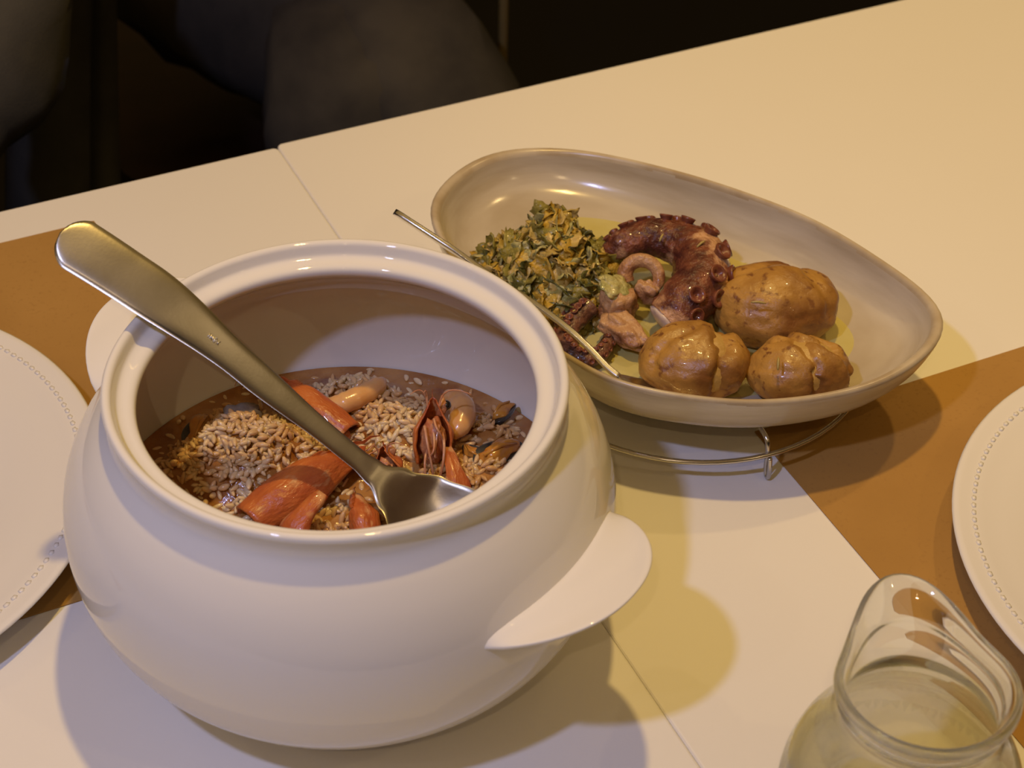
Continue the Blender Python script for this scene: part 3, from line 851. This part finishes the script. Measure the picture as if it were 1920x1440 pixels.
thin_pts = [pz(1108, 572, 0.050), pz(1085, 592, 0.047), pz(1062, 622, 0.044), pz(1064, 652, 0.043), pz(1088, 672, 0.043), pz(1118, 668, 0.043), pz(1138, 645, 0.043), pz(1146, 612, 0.044)]
cen2 = pz(1105, 630, 0.043); bt2 = thin_pts[4]
def outw_thin(p, tan):
    w_ = p + bt2 - cen2; w_.z = 0.8 * w_.length; return w_
tentacle('octopus_tentacle_tip', thin_pts, [0.0060, 0.0064, 0.0062, 0.0058, 0.0052, 0.0046, 0.0038, 0.0028], 'thin dark octopus tentacle tip curled in a ring behind the tureen rim', 'octodark', 34, (0.05, 0.97), 0.36, outw_thin, lump=0.12, sides=(-0.3, 0.9))
# pale curl of octopus
cp = []
for i in range(15):
    a = math.radians(210 - i * 27); r = 0.0098 * (1 - 0.035 * i)
    c = pz(1203, 512, 0.058)
    cp.append(c + Vector(rx) * (r * math.cos(a)) + Vector(uy) * (r * math.sin(a)) + Vector((0.0, -0.0006 * i, 0)))
tentacle('octopus_curl', cp, [0.0046 - 0.00014 * i for i in range(15)], 'pale pink octopus end curled into a loop inside the thick tentacle', 'octopale', 0, (0, 1), 0.3, outw_main, lump=0.05)

def octo_chunk(p, radii, rz, seed, label, taper=0.0, tilt=(0, 0), name='octopus_piece'):
    def fn(q, v):
        k = 1 - taper * v.x
        s = max(abs(v.x), abs(v.y), abs(v.z)); b = (1 / s) ** 0.45
        return Vector((q.x * b, q.y * b * k, q.z * b * (1 - 0.4 * taper * v.x)))
    o = blob(name, radii, M['octopale'], None, (p.x, p.y, p.z + TZ), sub=4, amp=0.34, freq=2.3, seed=seed, fn=fn)
    o.rotation_euler = (tilt[0], tilt[1], rz)
    return tag(o, label, 'octopus', 'pale octopus pieces')
octo_chunk(pz(1160, 572, 0.050), (0.0100, 0.0085, 0.0100), 0.3, 2, 'blocky pale octopus piece under a translucent leek slice')
octo_chunk(pz(1174, 622, 0.046), (0.0145, 0.0078, 0.0062), -1.25, 5, 'wedge shaped pale octopus piece pointing at the split potato', 0.45, (0.15, 0.15))
octo_chunk(pz(1212, 548, 0.052), (0.0070, 0.0042, 0.0065), -0.8, 8, 'small pale octopus piece below the pink curl')
leek = blob('leek_slice', (0.0090, 0.0076, 0.0032), M['leaf_e'], None, tuple(pz(1154, 540, 0.060) + Vector((0, 0, TZ))), sub=4, amp=0.5, freq=2.2, seed=3)
leek.rotation_euler = (0.5, 0.2, 0.4); tag(leek, 'translucent pale green leek slice on the blocky octopus piece', 'leek')

# ------------------------------------------------------------------ braised greens
HC = pz(1030, 500, 0.055)
HC.z = dish_in(HC.x, HC.y)
gr = thing('braised_cabbage', 'heap of chopped yellow green braised cabbage in the stoneware dish', 'cabbage', tuple(HC))
GM = []
for px, py, z, s, a in ((1020, 500, 0.05, 0.024, 0.020), (960, 485, 0.05, 0.016, 0.012), (1035, 430, 0.06, 0.013, 0.022), (1080, 470, 0.055, 0.020, 0.014), (1100, 520, 0.05, 0.020, 0.013), (1040, 555, 0.05, 0.018, 0.012), (1000, 540, 0.048, 0.018, 0.010),
                        (930, 480, 0.048, 0.012, 0.006), (1135, 455, 0.055, 0.014, 0.008), (1090, 560, 0.048, 0.014, 0.008)):
    p = pz(px, py, z); GM.append((p.x, p.y, s, a))
def heap_h(x, y):
    return sum(a * math.exp(-((x - cx) ** 2 + (y - cy) ** 2) / (s * s)) for cx, cy, s, a in GM)
# core of packed shreds under the loose leaves
vs, fs = [], []
G = 44
for i in range(G):
    for j in range(G):
        x = HC.x - 0.075 + 0.15 * i / (G - 1); y = HC.y - 0.075 + 0.15 * j / (G - 1)
        h = heap_h(x, y)
        z = dish_in(x, y) + h - 0.007 + 0.002 * noise.noise(Vector((x * 150, y * 150, 0)))
        vs.append(Vector((x - HC.x, y - HC.y, z - HC.z)))
for i in range(G - 1):
    for j in range(G - 1):
        q = (i * G + j, (i + 1) * G + j, (i + 1) * G + j + 1, i * G + j + 1)
        if all(heap_h(vs[k].x + HC.x, vs[k].y + HC.y) > 0.0075 for k in q): fs.append(q)
used = sorted({k for q in fs for k in q}); mp = {k: i for i, k in enumerate(used)}
tag(mesh('packed_shreds', [vs[k] for k in used], [tuple(mp[k] for k in q) for q in fs], M['leaf_a'], gr), None, kind='stuff')
def leaf_mesh(seed):
    rnd = random.Random(seed); nx, ny = 9, 6
    lx = rnd.uniform(0.0045, 0.0105); ly = rnd.uniform(0.0030, 0.0062); cu = rnd.uniform(-1.6, 1.6); cv = rnd.uniform(-1.3, 1.3); tw = rnd.uniform(-1.0, 1.0)
    top = []
    for i in range(nx):
        for j in range(ny):
            u = -1 + 2 * i / (nx - 1); v = -1 + 2 * j / (ny - 1)
            wv = ly * (1 - 0.35 * abs(u) ** 2) * (1 + 0.55 * noise.noise(Vector((u * 2.6, seed * 1.3, v * 0.7))))
            x = lx * u * (1 + 0.45 * noise.noise(Vector((v * 2.4, seed * 2.1, u * 0.4))))
            y = wv * v
            z = cv * wv * 0.6 * v * v + cu * lx * 0.30 * u * u + 0.0026 * noise.noise(Vector((u * 1.9, v * 1.7, seed * 0.77))) + 0.0011 * noise.noise(Vector((u * 5, v * 4, seed)))
            p = Matrix.Rotation(tw * u, 4, 'X') @ Vector((x, y, z)); top.append(p)
    n_ = len(top); vs = top + [p - Vector((0, 0, 0.0009)) for p in top]; fs = []
    for i in range(nx - 1):
        for j in range(ny - 1):
            q = (i * ny + j, (i + 1) * ny + j, (i + 1) * ny + j + 1, i * ny + j + 1); fs.append(q); fs.append(tuple(n_ + k for k in reversed(q)))
    edge = [(i * ny) for i in range(nx)] + [(nx - 1) * ny + j for j in range(1, ny)] + [i * ny + ny - 1 for i in range(nx - 2, -1, -1)] + [j for j in range(ny - 2, 0, -1)]
    for a, b in zip(edge, edge[1:] + edge[:1]): fs.append((a, b, b + n_, a + n_))
    me = bpy.data.meshes.new('leaf_shred'); me.from_pydata([tuple(v) for v in vs], [], fs); me.update()
    bm = bmesh.new(); bm.from_mesh(me); bmesh.ops.recalc_face_normals(bm, faces=bm.faces); bm.to_mesh(me); bm.free()
    me.polygons.foreach_set('use_smooth', [True] * len(me.polygons))
    return me
LM = []
lm_names = ['leaf_a', 'leaf_c', 'leaf_b', 'leaf_e', 'leaf_d', 'leaf_c', 'leaf_a', 'leaf_b', 'leaf_c', 'leaf_e', 'leaf_a', 'leaf_d', 'leaf_c']
for i in range(52):
    me = leaf_mesh(i + 1); me.materials.append(M[lm_names[i % len(lm_names)]]); LM.append(me)
cnt = 0; tries = 0
while cnt < 290 and tries < 20000:
    tries += 1
    x = HC.x + random.uniform(-0.07, 0.07); y = HC.y + random.uniform(-0.07, 0.07)
    h = heap_h(x, y)
    if h < 0.0058 or R() > 0.35 + h / 0.022: continue
    cnt += 1
    o = bpy.data.objects.new('leaf_shred', LM[random.randrange(len(LM))]); C.objects.link(o); o.parent = gr
    z = dish_in(x, y) + h - 0.0045 + 0.0060 * R()
    o.location = (x - HC.x, y - HC.y, z - HC.z)
    e = 0.002
    gx = (heap_h(x + e, y) - heap_h(x - e, y)) / (2 * e); gy = (heap_h(x, y + e) - heap_h(x, y - e)) / (2 * e)
    q = Vector((0, 0, 1)).rotation_difference(Vector((-gx, -gy, 1.0)).normalized())
    o.rotation_mode = 'QUATERNION'
    o.rotation_quaternion = q @ Matrix.Rotation(R() * 2 * PI, 3, 'Z').to_quaternion() @ Matrix.Rotation(random.gauss(0, 0.55), 3, 'X').to_quaternion() @ Matrix.Rotation(random.gauss(0, 0.35), 3, 'Y').to_quaternion()

# ------------------------------------------------------------------ rosemary needles
def needle(px, py, z, ang, ln, label):
    p = pz(px, py, z); d = rx * math.cos(ang) + uy * math.sin(ang)
    d = Vector((d.x, d.y, d.z * 0.6)).normalized()
    o = tube('herb_needle', smooth_prof([tuple(-d * ln), tuple(Vector((0, 0, 0.0006))), tuple(d * ln)], 3), [0.0003, 0.0006, 0.0007, 0.00075, 0.0007, 0.0005, 0.0003], M['herb'], None, 6)
    o.location = p + Vector((0, 0, TZ)); return tag(o, label, 'herb', 'dry herb needles')
needle(1422, 568, 0.0735, -0.1, 0.0040, 'dry herb needle lying on the largest potato')
needle(1459, 682, 0.0690, 1.5, 0.0034, 'dry herb needle standing on the smallest potato')
needle(1240, 446, 0.0715, 1.2, 0.0026, 'dry herb needle on the top of the thick tentacle')
needle(1314, 458, 0.0740, 0.8, 0.0030, 'dry herb needle on the outer bend of the thick tentacle')

# ------------------------------------------------------------------ slim spoon resting across the dish
def build_spoon2():
    pts = [(740, 397, 0.0840), (772, 418, 0.0800), (812, 444, 0.0745), (858, 474, 0.0690), (905, 507, 0.0655), (960, 543, 0.0640), (1020, 582, 0.0630), (1070, 620, 0.0605), (1110, 658, 0.0560), (1140, 690, 0.0520), (1160, 706, 0.0500)]
    W = [at(*p) for p in pts]; base = W[4]
    t = thing('slim_spoon', 'slim shiny steel spoon resting across the stoneware dish rim', 'spoon', tuple(base))
    hl = smooth_prof([tuple(p - base) for p in W], 5); N = len(hl)
    # seen edge-on: its face is turned towards the greens
    upv = Vector((0.62, 0.30, 0.60)); thick = [0.0036] * N
    hw = [0.0034 + 0.0022 * (1 - i / N) for i in range(N)]; hw[0] = 0.0012; hw[1] = 0.0032
    spoon_mesh(hl, hw, [upv] * N, thick, M['steel2'], t, 'handle')
    bw_pts = [at(1160, 706, 0.0500), at(1200, 722, 0.0465), at(1245, 738, 0.0450), at(1285, 752, 0.0455), at(1312, 760, 0.0470)]
    bl = smooth_prof([tuple(p - base) for p in bw_pts], 5); nb = len(bl)
    bw = [0.0024 + 0.0120 * math.sin(PI * min(1, (i / (nb - 1)) * 0.97)) ** 0.8 for i in range(nb)]
    dd = [0.0030 * math.sin(PI * i / (nb - 1)) for i in range(nb)]
    spoon_mesh(bl, bw, [Vector((0.25, 0.30, 0.95))] * nb, [0.0014] * nb, M['steel2'], t, 'spoon_bowl', dd)
build_spoon2()

# ------------------------------------------------------------------ glass carafe with wine
JX, JY = 0.3588, 0.3541
car = thing('glass_carafe', 'small clear glass carafe with a pouring lip beside the right placemat', 'carafe', (JX, JY, 0))
car['label'] = 'small clear glass carafe with a pouring lip, half filled with pale wine'
sdir = math.atan2(0.4030 - JY, 0.3780 - JX)
def spout(v):
    a = math.atan2(v.y, v.x); d = (a - sdir + PI) % (2 * PI) - PI
    k = max(0.0, (v.z - 0.099) / 0.021); k = min(1.2, k) ** 1.5
    g = math.exp(-(d / 0.50) ** 2)
    r = math.hypot(v.x, v.y)
    if r < 1e-6: return v
    add = 0.0165 * k * g - 0.0025 * k * math.exp(-((abs(d) - 1.05) / 0.4) ** 2)
    s = (r + add) / r
    return Vector((v.x * s, v.y * s, v.z + 0.0035 * k * g))
jo = [(0, 0.0025), (0.034, 0.002), (0.037, 0.0), (0.042, 0.0005), (0.0455, 0.006), (0.0490, 0.022), (0.0500, 0.040), (0.0490, 0.058), (0.0450, 0.073), (0.0390, 0.085), (0.0345, 0.0935), (0.0325, 0.099), (0.0324, 0.1035), (0.0338, 0.1065), (0.0339, 0.1085), (0.0329, 0.1108),
      (0.0343, 0.1130), (0.0362, 0.1155), (0.0366, 0.1180), (0.0356, 0.1204), (0.0338, 0.1206), (0.0322, 0.1185), (0.0308, 0.1140), (0.0296, 0.1070), (0.0297, 0.1000), (0.0318, 0.0925), (0.0365, 0.0835), (0.0425, 0.0720), (0.0465, 0.0580),
      (0.0474, 0.0400), (0.0464, 0.0230), (0.0430, 0.0090), (0.037, 0.0065), (0.02, 0.0060), (0, 0.0060)]
jp = smooth_prof(jo, 3); jp = [(max(0, r), max(0, z)) for r, z in jp]
lathe('glass_body', jp, M['glass'], car, 96, deform=spout)
wp = [(0, 0.0057), (0.02, 0.0057), (0.0372, 0.0062), (0.0433, 0.0088), (0.0467, 0.0230), (0.0477, 0.0400), (0.0468, 0.0580), (0.0428, 0.0720), (0.0378, 0.0820), (0.0372, 0.0832), (0.0355, 0.0822), (0.031, 0.0818), (0, 0.0818)]
wo = lathe('white_wine', wp, M['wine'], None, 72)
wo.location = (JX, JY, TZ); tag(wo, 'pale yellow white wine standing in the glass carafe', 'wine')

for o_ in list(car.children) + [wo]: o_.cycles.is_caustics_caster = True
for o_ in bpy.data.objects:
    if o_.name.startswith(('tabletop', 'paper_placemat')): o_.cycles.is_caustics_receiver = True
for nm_ in ('warm_ceiling_spot', 'cool_ceiling_spot'): bpy.data.objects[nm_].data.cycles.is_caustics_light = True

# ------------------------------------------------------------------ people and chairs across the table
def person(label, J, colors, loc, trousers='trouser', hair=True):
    """J: joint name -> (pos, radius); bones between them. One skinned body, split by cloth colour."""
    bones = [('pelvis', 'belly'), ('belly', 'chest'), ('chest', 'neck'), ('neck', 'head0'), ('head0', 'head1'),
             ('chest', 'lsh'), ('lsh', 'lel'), ('lel', 'lwr'), ('lwr', 'lha'), ('chest', 'rsh'), ('rsh', 'rel'), ('rel', 'rwr'), ('rwr', 'rha'),
             ('pelvis', 'lhip'), ('lhip', 'lkn'), ('lkn', 'lan'), ('lan', 'lto'), ('pelvis', 'rhip'), ('rhip', 'rkn'), ('rkn', 'ran'), ('ran', 'rto')]
    names = list(J); idx = {n_: i for i, n_ in enumerate(names)}
    vs = [Vector(J[n_][0]) for n_ in names]; rad = [J[n_][1] for n_ in names]; es = [(idx[a], idx[b]) for a, b in bones]
    # five fingers per hand
    for side in 'lr':
        h = idx[side + 'ha']; wv = vs[h] - vs[idx[side + 'wr']]; wv.normalize()
        sd = wv.cross(Vector((0, 0, 1))).normalized()
        for k in range(5):
            o = (k - 2) * 0.019; ln = (0.05, 0.070, 0.078, 0.072, 0.055)[k]
            if k == 0:
                p1 = vs[h] - wv * 0.02 + sd * -0.045; p2 = p1 + wv * 0.04 - sd * 0.01
            else:
                p1 = vs[h] + wv * 0.035 + sd * o; p2 = p1 + wv * ln * 0.5 + Vector((0, 0, -0.012)); 
            i1 = len(vs); vs += [p1, p2]; rad += [0.0095, 0.008]; es += [(h, i1), (i1, i1 + 1)]
            if k:
                vs.append(p2 + wv * ln * 0.35 + Vector((0, 0, -0.022))); rad.append(0.007); es.append((i1 + 1, i1 + 2))
    me = bpy.data.meshes.new('tmp'); me.from_pydata([tuple(v) for v in vs], es, []); me.update()
    o = bpy.data.objects.new('tmp', me); C.objects.link(o)
    sk = o.modifiers.new('skin', 'SKIN')
    sk.use_smooth_shade = True
    for i, s in enumerate(me.skin_vertices[0].data):
        s.radius = (rad[i], rad[i]); s.use_root = (i == idx['pelvis'])
    sb = o.modifiers.new('sub', 'SUBSURF'); sb.levels = 2; sb.render_levels = 2
    bpy.context.view_layer.update()
    dg = bpy.context.evaluated_depsgraph_get()
    nm = bpy.data.meshes.new_from_object(o.evaluated_get(dg)); bpy.data.objects.remove(o)
    root = thing('person', label, 'person', loc)
    nm.materials.clear()
    for c in (trousers, colors, 'skin', 'shoe'): nm.materials.append(M[c])
    seg = [(Vector(J[a][0]), Vector(J[b][0]), (a, b)) for a, b in bones]
    for p in nm.polygons:
        c = p.center; best = None
        for A, B, nn in seg:
            d = B - A; t = max(0, min(1, (c - A).dot(d) / d.length_squared)); dd = (A + d * t - c).length - (0.02 if 'el' in nn[0] else 0)
            if best is None or dd < best[0]: best = (dd, nn, t)
        a, b = best[1]
        if b in ('lto', 'rto'): k = 3
        elif b in ('lha', 'rha', 'head0', 'head1') or (b in ('lwr', 'rwr') and best[2] > 0.92): k = 2
        elif b in ('lhip', 'rhip', 'lkn', 'rkn', 'lan', 'ran'): k = 0
        else: k = 1
        if (c - (vs[idx['lha']])).length < 0.13: k = 2
        if (c - (vs[idx['rha']])).length < 0.13: k = 2
        p.material_index = k
    # cloth folds
    for v in nm.vertices:
        f = noise.noise(Vector((v.co.x * 6 + v.co.z * 10, v.co.y * 8, v.co.z * 16 - v.co.x * 10)) + Vector((loc[0] * 5, 0, 0)))
        f = 1 - 2.2 * abs(f)                     # ridged: cloth folds
        far = min((v.co - vs[idx[q]]).length for q in ('lha', 'rha', 'head1'))
        v.co += v.normal * 0.013 * f * (1 if far > 0.16 else 0)
    nm.polygons.foreach_set('use_smooth', [True] * len(nm.polygons))
    b = bpy.data.objects.new('body', nm); C.objects.link(b); b.parent = root
    # face and hair on the head
    h0, h1 = Vector(J['head0'][0]), Vector(J['head1'][0]); hc = h0.lerp(h1, 0.5)
    fw = Vector(J['face'][0]).normalized(); sd = fw.cross(Vector((0, 0, 1))).normalized()
    if hair:
        def hf(q, v): return q * (1.0 if v.z > -0.35 or v.dot(fw) < 0 else 0.7)
        blob('hair', (0.088, 0.088, 0.10), M['hair'], root, tuple(hc - fw * 0.018 + Vector((0, 0, 0.035))), sub=3, amp=0.08, freq=3, fn=hf)
        for s in (-1, 1):
            blob('eye', (0.011, 0.011, 0.008), M['eye'], root, tuple(hc + fw * 0.076 + sd * s * 0.031), sub=2)
            blob('ear', (0.012, 0.012, 0.028), M['skin'], root, tuple(hc + sd * s * 0.080 - Vector((0, 0, 0.01))), sub=2)
        blob('nose', (0.013, 0.013, 0.022), M['skin'], root, tuple(hc + fw * 0.086 - Vector((0, 0, 0.022))), sub=2)
        blob('mouth', (0.022, 0.012, 0.006), M['shellpale'], root, tuple(hc + fw * 0.072 - Vector((0, 0, 0.058))), sub=2)
    return root

def seated(fw, arm_l, arm_r, knee_l, knee_r, ank_l, ank_r, lean=0.0, k=1.0):
    """joints of a seated figure; pelvis at origin, heights relative to the pelvis (0.50 over the floor)"""
    f = Vector((fw[0], fw[1], 0)).normalized(); s = Vector((f.y, -f.x, 0))       # s points to the person's right
    up = Vector((0, 0, 1))
    J = {'pelvis': ((0, 0, 0), 0.135), 'belly': (tuple(up * 0.18 + f * lean * 0.3), 0.125), 'chest': (tuple(up * 0.40 + f * lean * 0.7), 0.130), 'neck': (tuple(up * 0.54 + f * lean), 0.055),
         'head0': (tuple(up * 0.62 + f * (lean + 0.02)), 0.068), 'head1': (tuple(up * 0.75 + f * (lean + 0.02)), 0.075)}
    for n_, sg, arm in (('l', -1, arm_l), ('r', 1, arm_r)):
        sh = up * 0.44 + s * sg * 0.185 + f * lean * 0.7
        J[n_ + 'sh'] = (tuple(sh), 0.068); J[n_ + 'el'] = (arm[0], 0.055); J[n_ + 'wr'] = (arm[1], 0.040)
        d = (Vector(arm[1]) - Vector(arm[0])).normalized(); J[n_ + 'ha'] = (tuple(Vector(arm[1]) + d * 0.06), 0.030)
    for n_, sg, kn, an in (('l', -1, knee_l, ank_l), ('r', 1, knee_r, ank_r)):
        J[n_ + 'hip'] = (tuple(s * sg * 0.09 + f * 0.05), 0.105); J[n_ + 'kn'] = (kn, 0.078); J[n_ + 'an'] = (an, 0.048)
        J[n_ + 'to'] = (tuple(Vector(an) + f * 0.15 + up * -0.035), 0.036)
    J['face'] = (tuple(f), 0.001)
    return J
def add_person(label, J, col, loc, trousers='trouser'):
    class Joints(dict):                       # the facing direction is no vertex of the skeleton
        def __iter__(self): return (k_ for k_ in dict.keys(self) if k_ != 'face')
    return person(label, Joints(J), col, loc, trousers)

PZ = -0.25   # pelvis height relative to the table top
def rel(p, o): return tuple(Vector(p) - Vector(o))
# diner opposite, only a sleeve and elbow reach into view
oA = (-0.06, 1.36, PZ)
add_person('diner in a grey jacket seated across the table, forearm below the table edge',
    seated((0, -1), (rel((0.198, 1.205, 0.0), oA), rel((0.085, 1.100, -0.055), oA)), (rel((-0.36, 1.28, 0.02), oA), rel((-0.23, 1.08, -0.06), oA)),
           rel((0.04, 0.98, -0.24), oA), rel((-0.17, 0.98, -0.24), oA), rel((0.05, 0.99, -0.66), oA), rel((-0.17, 0.99, -0.66), oA)), 'jacket', oA, 'coat')
# guest behind the right-hand table, knees towards the viewer
oB = (0.56, 1.73, PZ)
add_person('guest in grey trousers seated behind the tables beside the brass pole',
    seated((-0.05, -1), (rel((0.80, 1.80, 0.0), oB), rel((0.69, 1.66, -0.03), oB)), (rel((0.32, 1.80, 0.0), oB), rel((0.45, 1.68, -0.03), oB)),
           rel((0.500, 1.335, -0.205), oB), rel((0.578, 1.315, -0.195), oB), rel((0.49, 1.36, -0.66), oB), rel((0.60, 1.34, -0.66), oB)), 'coat', oB)

def chair(x, y, rz, label):
    t = thing('wooden_chair', label, 'chair', (x, y, -TZ), 'dark wooden chairs', rot=(0, 0, rz))
    vs, fs = rounded_slab(-0.21, 0.21, -0.21, 0.21, 0.330, 0.352, 0.04, 6); mesh('seat', vs, fs, M['wood'], t, smooth=False)
    for sx in (-1, 1):
        tube('leg', [(sx * 0.22, -0.215, 0.0), (sx * 0.185, -0.185, 0.335)], [0.013, 0.019], M['wood'], t, 10)
        tube('leg', [(sx * 0.22, 0.25, 0.0), (sx * 0.185, 0.195, 0.335)], [0.013, 0.019], M['wood'], t, 10)
        tube('back_post', [(sx * 0.185, 0.195, 0.335), (sx * 0.185, 0.22, 0.65), (sx * 0.175, 0.27, 0.86)], [0.019, 0.017, 0.014], M['wood'], t, 10)
    for z, y_ in ((0.82, 0.262), (0.72, 0.238), (0.62, 0.215)):
        box('back_rail', (-0.175, 0.175, y_ - 0.008, y_ + 0.008, z - 0.025, z + 0.025), M['wood'], t, 0.003)
    return t
chair(-0.06, 1.40, 0.0, 'dark wooden chair under the diner in the grey jacket')
chair(0.555, 1.76, 0.0, 'dark wooden chair under the guest in grey trousers')
# coat hanging from the diner's chair
cvs, cfs = [], []
for i in range(13):
    for j in range(15):
        u = i / 12; v = j / 14
        x = 0.255 + 0.09 * u - 0.05 * v; y = 1.42 + 0.045 * math.sin(u * PI * 3 + v) * v + 0.03 * v; z = 0.07 - 0.46 * v + 0.03 * math.sin(u * PI)
        cvs.append(Vector((x, y, z)))
for i in range(12):
    for j in range(14): cfs.append((i * 15 + j, (i + 1) * 15 + j, (i + 1) * 15 + j + 1, i * 15 + j + 1))
co = mesh('coat', [v - Vector((0.2, 1.44, 0)) for v in cvs], cfs, M['jacket']); co.location = (0.2, 1.44, TZ)
md = co.modifiers.new('solid', 'SOLIDIFY'); md.thickness = 0.02
tag(co, 'dark grey coat hanging from the chair of the diner in the jacket', 'coat')
# slender brass pole
pt = thing('brass_pole', 'thin vertical brass pole standing behind the tables', 'pole', (0.686, 1.415, -TZ))
tube('tube', [(0, 0, 0.012), (0, 0, 1.05)], 0.0046, M['brass'], pt, 12)
lathe('foot', [(0, 0), (0.06, 0), (0.06, 0.008), (0.012, 0.013), (0, 0.013)], M['brass'], pt, 32)
tube('finial', [(0, 0, 1.05), (0, 0, 1.062)], [0.0062, 0.004], M['brass'], pt, 12)
